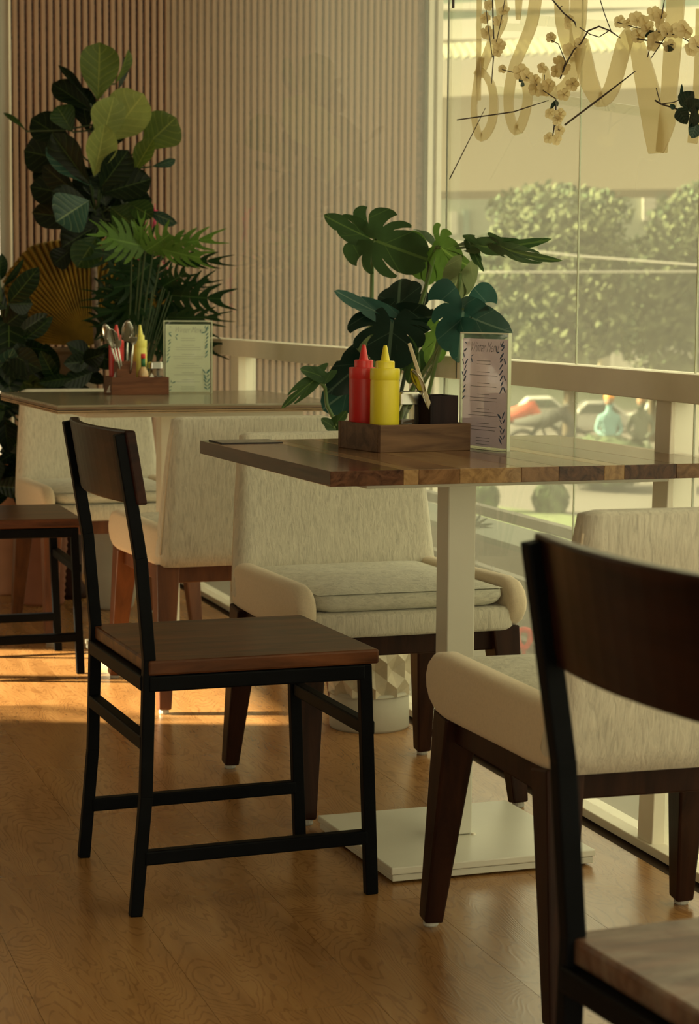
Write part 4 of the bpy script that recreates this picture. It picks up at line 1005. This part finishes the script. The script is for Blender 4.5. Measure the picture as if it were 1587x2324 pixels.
# ================================================================ WINDOW DECORATIONS
sg = thing('window_lettering', RM(FA-.03, 4.3, 1.2), 'large cream script letters fixed to the glass at upper right, seen from behind', 'sign', wc=True)
def stroke(pts, wpx, off, smoothn=4):
    # Catmull-Rom in picture coordinates, laid on the glazing plane and given real thickness
    P = [pts[0]] + list(pts) + [pts[-1]]; C = []; Wd = []
    ws = wpx if isinstance(wpx, (list, tuple)) else [wpx]*len(pts); WW = [ws[0]] + list(ws) + [ws[-1]]
    for i in range(1, len(P)-2):
        for k in range(smoothn):
            t = k/smoothn
            q = [0.5*((2*P[i][c]) + (-P[i-1][c]+P[i+1][c])*t + (2*P[i-1][c]-5*P[i][c]+4*P[i+1][c]-P[i+2][c])*t*t + (-P[i-1][c]+3*P[i][c]-3*P[i+1][c]+P[i+2][c])*t**3) for c in (0, 1)]
            C.append(q); Wd.append(WW[i]*(1-t)+WW[i+1]*t)
    C.append(P[-2]); Wd.append(WW[-2])
    lft, rgt = [], []
    for i, c in enumerate(C):
        a = C[max(0, i-1)]; b = C[min(len(C)-1, i+1)]; dx, dy = b[0]-a[0], b[1]-a[1]; l = math.hypot(dx, dy) or 1
        nx, ny = -dy/l*Wd[i]/2, dx/l*Wd[i]/2
        lft.append(FC(c[0]+nx, c[1]+ny, off)); rgt.append(FC(c[0]-nx, c[1]-ny, off))
    b = B(); th = EX*.003
    for i in range(len(C)): b.v += [lft[i], rgt[i], rgt[i]+th, lft[i]+th]
    for i in range(len(C)-1):
        for (p, q) in ((0, 1), (1, 2), (2, 3), (3, 0)): b._f((4*i+p, 4*i+q, 4*i+4+q, 4*i+4+p))
    n = 4*(len(C)-1); b._f((0, 1, 2, 3)); b._f((n+3, n+2, n+1, n))
    return b
LET = [([(1132, -20), (1139, 40), (1120, 87), (1096, 148), (1084, 172)], [26, 24, 22, 20, 22], .010), ([(1090, 158), (1113, 190), (1120, 237), (1113, 285), (1092, 312), (1079, 285), (1075, 237), (1084, 172), (1092, 130)], [12, 16, 18, 18, 20, 14, 12, 14, 12], .016),
 ([(1087, -20), (1086, 80), (1085, 228)], [10, 9, 9], .022),
 ([(1177, -20), (1175, 45)], [18, 8], .010), ([(1217, -20), (1206, 51), (1183, 110), (1164, 158), (1154, 213), (1156, 262), (1171, 296), (1187, 270), (1197, 221), (1190, 180), (1176, 150)], [26, 26, 24, 22, 22, 20, 24, 20, 20, 20, 14], .016),
 ([(1273, -20), (1277, 52), (1290, 110), (1300, 140)], [32, 32, 28, 20], .010), ([(1314, -20), (1311, 52), (1306, 100), (1303, 140)], [38, 34, 28, 20], .022),
 ([(1238, 154), (1242, 190), (1262, 210), (1288, 190), (1305, 150), (1318, 100)], [8, 26, 30, 28, 26, 24], .028),
 ([(1318, 90), (1325, 140), (1338, 190), (1360, 228), (1385, 205), (1402, 150), (1417, 95), (1432, 68)], [30, 40, 40, 32, 34, 34, 34, 24], .034),
 ([(1430, 66), (1447, 110), (1462, 170), (1475, 230), (1488, 300), (1492, 348)], [24, 36, 46, 52, 54, 40], .016), ([(1534, -20), (1526, 100), (1518, 200), (1512, 280), (1496, 345)], [40, 38, 34, 36, 16], .022),
 ([(1590, 20), (1588, 120), (1583, 230), (1570, 325)], [20, 22, 24, 20], .016)]
for k, (pts, wd_, off) in enumerate(LET): stroke(pts, wd_, off).out('letter', 'sign', sg)
for (x0, y0, x1, y1, wd_) in ((1180, 32, 1640, 66, 24), (1110, 192, 1590, 262, 22), (1080, 50, 1200, 54, 18)):
    q = [FC(x0, y0, .006), FC(x1, y1, .006), FC(x1, y1+wd_, .006), FC(x0, y0+wd_, .006)]
    B().poly(q, EX*.002).out('backing_strip', 'clear', sg)
def twig(name, pts, label, blossoms=(), off=.06, r=.0016, leaves=(), mat='branch', group=None, subs=()):
    P = [FC(x, y, off) for x, y in pts]
    t = thing(name, P[0], label, 'branch', wc=True, group=group)
    B().tube(P, [r]*(len(P)-1)+[r*.5], 6).out('stem', mat, t, smooth=True)
    for s_ in subs: B().tube([FC(x, y, off) for x, y in s_], r*.6, 5).out('side_twig', mat, t, smooth=True)
    rn = random.Random(int(pts[0][0]*7+pts[0][1]))
    for (x, y, s_) in blossoms:
        c = FC(x, y, off+rn.uniform(-.004, .004)); fl_ = None; b = B(); ax = Vector((rn.uniform(-.5, .5), -1, rn.uniform(-.6, .6))).normalized(); e1 = ax.orthogonal().normalized(); e2 = ax.cross(e1)
        rr = s_/FPX*c.y*.62
        for k in range(5):
            an = 2*PI*k/5 + rn.uniform(-.2, .2); dd = e1*math.cos(an)+e2*math.sin(an); sd = ax.cross(dd)
            rows = []
            for i in range(5):
                u = i/4; wv = rr*.50*math.sin(PI*min(.97, u**1.5*.76+.10)); rows.append([c + dd*rr*u + sd*(q*wv) + ax*(rr*.22*u*u + .10*rr*q*q) for q in (-1, -.5, 0, .5, 1)])
            b.grid(rows)
        bl_ = b.out('blossom', 'blossom', t, smooth=True); B().lathe([(rr*.10, -rr*.1), (rr*.2, 0), (rr*.1, rr*.12)], c, 6).out('centre', 'branch', bl_)
    for (x, y, x2, y2, w_) in leaves:
        P_, Q_ = FC(x, y, off), FC(x2, y2, off+.01); leafobj(t, 'twigleaf', P_, Q_, w_/FPX*P_.y, shape='el', roll=rn.uniform(-.4, .4), fold=.12)
    return t
twig('blossom_branch', [(1118, -20), (1120, 60), (1122, 110), (1116, 190)], 'thin upright twig of pale blossoms at the left of the script letters', [(1145, 25, 22), (1130, 48, 20), (1105, 75, 26), (1131, 103, 28), (1108, 12, 20), (1130, 118, 18), (1100, 40, 22)], subs=[[(1146, 0), (1138, 45), (1126, 100)], [(1100, -10), (1108, 60), (1118, 130)]])
twig('blossom_branch', [(1250, -6), (1280, 30), (1305, 50), (1308, 62)], 'dark twig slanting down from the top edge between the letters', [(1292, 44, 18), (1288, 58, 16)], subs=[[(1268, 18), (1276, 14)]])
twig('blossom_branch', [(1272, 178), (1285, 145), (1303, 113), (1320, 97), (1335, 70), (1360, 60), (1385, 70), (1408, 86)], 'arching dark branch with pale blossoms sweeping up through the letters',
     [(1252, 85, 20), (1272, 145, 24), (1278, 153, 28), (1262, 162, 24), (1320, 97, 24), (1268, 138, 20), (1290, 116, 28), (1300, 190, 26), (1182, 165, 32), (1230, 155, 20), (1216, 184, 24), (1195, 175, 28), (1218, 200, 30), (1235, 205, 30), (1140, 157, 16), (1280, 215, 24), (1245, 195, 26)],
     subs=[[(1278, 158), (1284, 140), (1268, 100), (1252, 92)], [(1140, 158), (1180, 168), (1205, 180), (1232, 205), (1262, 224)], [(1316, 62), (1340, 78), (1360, 84), (1382, 70)], [(1360, -10), (1372, 30), (1388, 72)], [(1235, 205), (1236, 170)]], leaves=[(1186, 180, 1178, 186, 10), (1190, 188, 1182, 196, 10)])
twig('blossom_branch', [(1262, 226), (1262, 250), (1258, 290), (1254, 312)], 'short drooping sprig of faded blossoms below the letters', [(1248, 256, 22), (1272, 258, 22), (1265, 272, 20), (1270, 296, 20), (1246, 312, 22), (1262, 316, 22)], leaves=[(1262, 228, 1250, 248, 9), (1263, 228, 1266, 242, 8)], subs=[[(1262, 285), (1270, 296)]])
twig('blossom_branch', [(1436, 86), (1470, 92), (1510, 100), (1528, 102)], 'branch crowded with pale blossoms near the top right corner', [(1404, 48, 24), (1424, 52, 22), (1446, 48, 36), (1465, 55, 30), (1484, 34, 32), (1500, 38, 26), (1450, 80, 28), (1470, 70, 26), (1486, 88, 34), (1480, 100, 26), (1512, 70, 30), (1520, 104, 24), (1545, 66, 32), (1556, 70, 30), (1568, 112, 28), (1532, 70, 26), (1500, 60, 24), (1580, 100, 30)],
     subs=[[(1400, 50), (1440, 62), (1480, 70), (1540, 80), (1587, 108)], [(1510, -10), (1502, 40), (1480, 92), (1470, 130)], [(1530, 62), (1510, 85), (1478, 132)]], leaves=[(1484, 72, 1464, 84, 12), (1510, 108, 1530, 112, 14)])
twig('leafy_branch', [(1488, 228), (1500, 236), (1530, 245), (1570, 262)], 'dark green leafy sprig at the right edge beside the last letter', (), leaves=[(1545, 240, 1576, 208, 40), (1540, 245, 1560, 282, 34), (1562, 250, 1592, 228, 36), (1566, 262, 1590, 275, 44), (1582, 278, 1570, 314, 34), (1546, 232, 1548, 190, 8), (1532, 248, 1522, 236, 12)],
     subs=[[(1500, 236), (1494, 216), (1490, 200)], [(1500, 236), (1530, 232), (1545, 225)]], off=.10)
for k, (pts, lb) in enumerate([([(1021, 406), (1102, 245)], 'straight dark twig leaning steeply left of the letters'), ([(1038, 272), (1165, 254), (1245, 228)], 'long dark twig lying nearly level across the first letters'), ([(1283, 283), (1360, 225), (1442, 162)], 'straight dark twig slanting up behind the wavy letter')]):
    twig('bare_twig', pts, lb, off=.05, r=.0014 if k < 2 else .002)
B().tube([FC(1030, -30, .02), FC(1029, 18, .02)], .003, 8).out('hanging_hook', 'branch'); tag(bpy.data.objects['hanging_hook'], 'short dark hook end hanging at the top of the glass corner', 'hook')

# ================================================================ OUTDOORS
GZ = -2.0
ground = B().obox((20, 60, GZ-.1), (90, 0, 0), (0, 75, 0), (0, 0, .1)).out('ground', 'road'); tag(ground, kind='structure')
def gp(x, y, z=GZ): return W(x, y, z)
vg = B()
gr = B(); q = [gp(1040, 1142), gp(1640, 1142+70), gp(1800, 1330), gp(1000, 1330)]
gr.poly([p+Vector((0, 0, .02)) for p in q], (0, 0, -.05)); tag(gr.out('lawn', 'grass'), 'strip of green lawn between the road and the terrace', 'lawn', kind='stuff')
# terrace ledge and railing just outside
led = struct('trim_1')
B().rbox(FA+.04, FA+.42, -2.6, 12, -.12, -.02).out('sill', 'ledge', led)
rl = thing('terrace_railing', RM(FA+.5, 6, 0), 'low pale railing with level bars running just outside the glass', 'railing', wc=True)
for (z0, z1, o0, mt) in ((.400, .428, .5, 'railpaint'), (.230, .250, .5, 'railpaint'), (.055, .080, .5, 'railpaint')):
    B().rbox(FA+o0, FA+o0+.03, 0, 12, z0, z1).out('rail', mt, rl)
for b_ in (1.0, 3.6, 7.9, 10.5): B().rbox(FA+.503, FA+.528, b_, b_+.04, -.1, .4).out('post', 'ledge', rl)
pt = thing('planter_wall', RM(FA+1.0, 7, 0), 'pale flat-topped planter wall outside behind the railing', 'planter', wc=True)
B().rbox(FA+.74, FA+.92, 3.0, 11, -2.0, .255).out('wall', 'ledge', pt); B().rbox(FA+.72, FA+.94, 2.97, 11.03, .255, .275).out('coping', 'ledge2', pt)
for k, (x, y) in enumerate([(1082, 1195), (1085, 1240)]):
    c = D(x-8, y, 6.9); t = thing('terrace_grass', c, ['tuft of thin leaves outside just right of the table post, upper', 'tuft of thin leaves outside just right of the table post, lower'][k], 'plant', wc=True)
    for j in range(5): leafobj(t, 'phil_dark', c, c+Vector((.03+.02*j, 0, .05-.02*j)), .010, shape='el')
    B().tube([c, c-Vector((0, 0, .25))], .003, 6).out('stem', 'stemdark', t)
hs = thing('hose_reel', D(1190, 1447, 7.6), 'coral red loop of hose outside behind the armchair', 'hose', wc=True)
hc = D(1188, 1447, 5.0); hc = RM(FA+.3, 5.35, .07); px = D(1190, 1447, hc.y)
b = B(); pts = [px + Vector((.018*math.cos(t_), 0, .026*math.sin(t_)+.004*math.cos(2*t_))) for t_ in [2*PI*k/20 for k in range(21)]]; hs.location = px
b.tube(pts, .0085, 8).out('loop', 'redpaint', hs, smooth=True); B().tube([px-Vector((0, 0, .026)), px-Vector((0, 0, .10))], .005, 8).out('tail', 'redpaint', hs)
# trees
def tree(x, ybase, Y, blobs, label, trunkw, seed, n=900, lo=.55):
    rn = random.Random(seed); base = D(x, ybase, Y); base.z = GZ
    t = thing('street_tree', base, label, 'tree', wc=True)
    topz = D(x, blobs[0][1], Y); r = trunkw/2/FPX*Y
    B().tube([base, (base+topz)/2 + Vector((.05, 0, 0)), topz], [r*1.3, r, r*.5], 8).out('trunk', 'treetrunk', t, smooth=True)
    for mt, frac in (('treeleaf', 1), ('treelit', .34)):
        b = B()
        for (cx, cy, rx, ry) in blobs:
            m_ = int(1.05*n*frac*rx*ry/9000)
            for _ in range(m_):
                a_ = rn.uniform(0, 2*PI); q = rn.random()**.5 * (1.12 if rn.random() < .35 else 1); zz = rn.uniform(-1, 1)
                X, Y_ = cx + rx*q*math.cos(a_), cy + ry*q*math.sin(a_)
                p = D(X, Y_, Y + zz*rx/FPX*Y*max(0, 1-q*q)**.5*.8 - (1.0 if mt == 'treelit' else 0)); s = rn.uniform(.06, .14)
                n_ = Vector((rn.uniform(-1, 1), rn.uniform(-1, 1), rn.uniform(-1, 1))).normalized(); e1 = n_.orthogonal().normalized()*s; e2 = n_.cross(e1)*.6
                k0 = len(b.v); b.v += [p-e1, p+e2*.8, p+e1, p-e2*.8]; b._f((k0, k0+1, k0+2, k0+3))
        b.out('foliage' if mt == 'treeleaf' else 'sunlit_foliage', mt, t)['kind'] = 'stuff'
    for k in range(6):
        cx, cy, rx, ry = blobs[k % len(blobs)]; B().tube([(base*.35+topz*.65), D(cx+rn.uniform(-.4, .4)*rx, cy, Y)], [r*.5, r*.15], 6).out('limb', 'treetrunk', t)
    return t
tree(1293, 990, 44, [(1270, 480, 150, 60), (1255, 560, 160, 70), (1270, 650, 170, 80), (1260, 730, 180, 80), (1240, 790, 140, 50), (1150, 650, 60, 60), (1330, 590, 90, 110), (1190, 770, 90, 60), (1370, 640, 60, 80)], 'large leafy tree outside left of the vertical glass joint', 26, 3, 1000)
tree(1480, 1000, 46, [(1540, 520, 70, 70), (1530, 600, 110, 80), (1500, 690, 130, 90), (1520, 770, 120, 70), (1450, 640, 80, 60), (1450, 730, 80, 60), (1580, 500, 60, 80), (1560, 850, 80, 40)], 'leafy tree outside at the right edge of the photo', 16, 5, 1000)
tree(1100, 960, 50, [(1100, 640, 60, 60), (1110, 720, 90, 60), (1130, 790, 90, 40)], 'smaller pale tree outside just right of the monstera', 12, 9, 900)
# clipped bush and hedge
def bush_blob(x, y0, y1, wpx, Y, label, mt='treeleaf', n=700, seed=1, name='clipped_bush'):
    rn = random.Random(seed); cb = D(x, (y0+y1)/2, Y); t = thing(name, D(x, y1, Y), label, 'bush', wc=True); rx = wpx/2/FPX*Y; rz = (y1-y0)/2/FPX*Y
    b = B(); rows = []
    for i in range(9):
        th_ = PI*(i/8); rows.append([cb + Vector((rx*.9*math.sin(th_)*math.cos(p_), rx*.9*math.sin(th_)*math.sin(p_), -rz*.95*math.cos(th_))) for p_ in [2*PI*j/14 for j in range(15)]])
    b.grid(rows); b.out('core', mt, t, smooth=True)
    b = B()
    for _ in range(n):
        d_ = Vector((rn.gauss(0, 1), rn.gauss(0, 1), rn.gauss(0, 1))).normalized(); p = cb + Vector((d_.x*rx, d_.y*rx, d_.z*rz))*rn.uniform(.85, 1.02); s = .06
        n_ = d_.orthogonal().normalized()*s; e2 = n_.cross(Vector((rn.random(), rn.random(), 1)).normalized())*.7; k0 = len(b.v); b.v += [p-n_, p+e2, p+n_, p-e2]; b._f((k0, k0+1, k0+2, k0+3))
    b.out('foliage', mt, t)['kind'] = 'stuff'
    return t
bush_blob(1250, 1088, 1180, 84, 30, 'clipped round bush outside seen under the near tabletop')
bush_blob(1100, 1090, 1165, 70, 30, 'low bush outside just right of the white table post', seed=4)
bush_blob(1370, 985, 1110, 260, 34, 'broad dark hedge outside behind the tabletop, left of the white post', seed=6, n=1500, name='hedge')
# far structures
def farbox(name, x0, x1, y0, y1, Y, depth, mat, label, cat, slope=0, parent=None, ytop2=None):
    p0, p1 = D(x0, y0, Y), D(x1, y0+slope, Y); q0, q1 = D(x0, y1, Y), D(x1, y1+slope*.2, Y)
    b = B(); b.poly([q0, q1, p1, p0], (0, depth, 0)); o = b.out(name, mat, parent)
    if parent is None: tag(o, label, cat)
    return o
bl = thing('far_pavilion', D(1300, 430, 62), 'long far building with tan front panel and stepped bright roofs beyond the glass', 'building', wc=True)
bl.location.z = GZ
farbox('front_panel', 880, 3200, 226, 435, 62, 5, 'far_tan', '', '', slope=-106, parent=bl)
farbox('upper_wall', 880, 3200, 120, 240, 64, 5, 'far_white', '', '', slope=-151, parent=bl)
# corrugated awning edge
b = B(); n = 380; pa, pb_ = D(940, 84, 60), D(3200, -32, 60); qa, qb = D(940, 136, 60), D(3200, 31, 60); rows = [[], []]
for k in range(n+1):
    t_ = k/n; dyy = .05*math.sin(k*1.9); rows[0].append(pa.lerp(pb_, t_)+Vector((0, dyy+2, 0))); rows[1].append(qa.lerp(qb, t_)+Vector((0, dyy, .04*math.sin(k*1.9))))
b.grid(rows); b.out('corrugated_awning', 'far_olive', bl, solid=.05)
farbox('parapet', 880, 3200, 52, 90, 66, 4, 'far_white', '', '', slope=-126, parent=bl)
farbox('tarpaulin', 880, 3200, -60, 56, 68, 3, 'far_green', '', '', slope=-126, parent=bl)
farbox('gutter', 880, 1500, 14, 22, 67.5, .5, 'far_white', '', '', slope=-30, parent=bl)
for x in (905, 1200, 1500, 1700): farbox('pillar', x, x+14, 430, 1000, 63.5, 1, 'far_grey', '', '', parent=bl)
b2 = thing('far_block', D(1100, 700, 80), 'grey-green blank building behind the trees', 'building', wc=True); b2.location.z = GZ
farbox('wall', 500, 3400, 425, 860, 80, 6, 'far_grey', '', '', parent=b2)
for (x0, x1, y0, y1, mt) in ((1460, 1528, 416, 500, 'far_white'), (1484, 1522, 530, 560, 'far_white'), (1022, 1038, 480, 532, 'far_white'), (1052, 1066, 476, 534, 'far_green'), (1060, 1108, 632, 650, 'far_white'), (1125, 1145, 545, 552, 'far_white')):
    farbox('window', x0, x1, y0, y1, 79.8, .3, mt, '', '', parent=b2)
# bright low wall / shop line behind the street
sh = thing('far_wall', D(1300, 850, 58), 'bright low boundary wall across the street below the trees', 'wall', wc=True); sh.location.z = GZ
farbox('wall', 600, 3400, 792, 850, 58, .4, 'far_white', '', '', parent=sh); farbox('signboard', 1292, 1355, 806, 826, 57.8, .1, 'far_green', '', '', parent=sh); farbox('plinth', 600, 3400, 850, 930, 57.9, .4, 'far_grey', '', '', parent=sh)
for x in (1360, 1386): farbox('pillar', x, x+8, 740, 850, 57.6, .3, 'far_white' if x > 1370 else 'far_tan', '', '', parent=sh)
# overhead wires
for k, (pts) in enumerate([[(1000, 545), (1300, 580), (1640, 606)], [(1000, 618), (1640, 616)]]):
    B().tube([D(x, y, 38) for x, y in pts], .018, 5).out('street_cable', 'far_white'); tag(bpy.data.objects['street_cable' if k == 0 else 'street_cable.001'], ['pale overhead cable sagging to the right across the trees, upper one', 'pale level overhead cable across the trees, lower one'][k], 'cable')
# vehicles
def car(x, y, Y, wpx, hpx, label, mt='car', rz=0.0):
    g = D(x, y, Y); g.z = GZ; t = thing('parked_car', g, label, 'car', rz); L = wpx/FPX*Y; Hh = L*.36; wd_ = L*.4
    rows = []
    prof_ = [(-.5, .10), (-.5, .30), (-.44, .50), (-.22, .56), (-.08, .98), (.24, 1.0), (.40, .60), (.49, .52), (.5, .12)]
    b = B(); b.poly([(px_*L, -wd_/2, pz_*Hh) for px_, pz_ in prof_], (0, wd_, 0)); b.out('body', mt, t, bevel=.05)
    b = B(); b.poly([(px_*L, -wd_/2-.02, pz_*Hh) for px_, pz_ in ((-.17, .60), (-.06, .90), (.22, .92), (.34, .62))], (0, wd_+.04, 0)); b.out('window', 'carwin', t)
    for sx in (-.3, .3):
        for sy in (-1, 1): B().tube([(sx*L, sy*wd_/2-.05*sy, Hh*.17), (sx*L, sy*(wd_/2+.04), Hh*.17)], Hh*.20, 16).out('wheel', 'tyre', t)
    return t
car(1480, 960, 52, 150, 50, 'white car parked across the street at the right'); car(1210, 930, 53, 170, 50, 'white car parked behind the tree trunk'); car(1340, 950, 50, 190, 50, 'white car parked between the tree trunk and the hedge')
for k, (x, y, Y, mt, lb) in enumerate([(1180, 925, 42, 'cloth_red', 'red and dark motorcycle parked by the roadside, leftmost'), (1250, 940, 40, 'tyre', 'dark motorcycle standing beside the tree trunk')]):
    g = gp(x, y+60); g = D(x, y, Y); g.z = GZ; t = thing('parked_motorcycle', g, lb, 'motorcycle')
    for sx in (-.55, .55):
        b = B(); b.tube([Vector((sx+.3*math.cos(q), 0, .3+.3*math.sin(q))) for q in [2*PI*j/16 for j in range(17)]], .05, 6); b.out('wheel', 'tyre', t)
    B().tube([(-.7, 0, .75), (-.1, 0, .8), (.25, 0, .95), (.5, 0, .6)], [.06, .16, .16, .06], 10).out('body', mt, t, smooth=True); B().tube([(.3, -.3, 1.1), (.35, 0, 1.1), (.3, .3, 1.1)], .02, 6).out('handlebar', 'tyre', t); B().tube([(.3, 0, 1.05), (.55, 0, .3)], .03, 6).out('fork', 'tyre', t)
# two seated people outside, far and out of focus: one continuous skinned body each
def person(loc, rz, label, cloth, s=1.0, hat=None):
    t = thing('person', loc, label, 'person', rz)
    me = bpy.data.meshes.new('body')
    V = [(0, 0, .50), (0, 0, .72), (0, 0, .95), (0, 0, 1.08), (0, 0, 1.16), (.02, 0, 1.26), (-.17, 0, .98), (-.24, 0, .74), (-.10, -.18, .62), (.17, 0, .98), (.24, 0, .74), (.10, -.18, .62),
         (-.10, 0, .47), (-.13, -.40, .50), (-.13, -.42, .10), (-.13, -.56, .05), (.10, 0, .47), (.13, -.40, .50), (.13, -.42, .10), (.13, -.56, .05), (0, 0, 1.34)]
    E_ = [(0, 1), (1, 2), (2, 3), (3, 4), (4, 5), (5, 20), (2, 6), (6, 7), (7, 8), (2, 9), (9, 10), (10, 11), (0, 12), (12, 13), (13, 14), (14, 15), (0, 16), (16, 17), (17, 18), (18, 19)]
    Rr = [.15, .13, .15, .07, .055, .095, .06, .045, .035, .06, .045, .035, .10, .07, .05, .045, .10, .07, .05, .045, .07]
    me.from_pydata(V, E_, []); o = bpy.data.objects.new('body', me); COL.objects.link(o); o.parent = t; me.materials.append(MT[cloth])
    sk = o.modifiers.new('skin', 'SKIN')
    for v_, r_ in zip(me.skin_vertices[0].data, Rr): v_.radius = (r_, r_)
    me.skin_vertices[0].data[0].use_root = True
    o.modifiers.new('sub', 'SUBSURF').levels = 1; o.modifiers['sub'].render_levels = 1
    B().lathe([(.06, 1.20), (.085, 1.26), (.088, 1.32), (.07, 1.38), (.02, 1.41)], (0, 0, 0), 14).out('head', 'skin', t, smooth=True)
    B().lathe([(.092, 1.31), (.098, 1.34), (.08, 1.41), (.02, 1.44)], (0, .012, 0), 14).out('hat' if hat else 'hair', hat or 'tyre', t, smooth=True)
    B().obox((0, .02, .22), (.18, 0, 0), (0, .16, 0), (0, 0, .22)).out('seat_block', 'far_grey', t) if False else None
    t.scale = (s, s, s); return t
def bench(loc, label):
    t = thing('street_bench', loc, label, 'bench'); B().box(-.9, .9, -.2, .2, .31, .36).out('seat', 'far_olive', t)
    for sx in (-.8, .8): B().box(sx-.04, sx+.04, -.18, .18, 0, .31).out('leg', 'tyre', t)
g = D(1400, 1000, 38.0); g.z = GZ
bench(g, 'low street bench outside carrying two seated people')
person(g+Vector((-.15, 0, 0)), rad(10), 'person in a blue-green top and orange cap seated outside', 'cloth_blue', hat='orange')
person(g+Vector((.45, .05, 0)), rad(-10), 'person in dark clothing seated outside at the right of the other', 'cloth_dark')
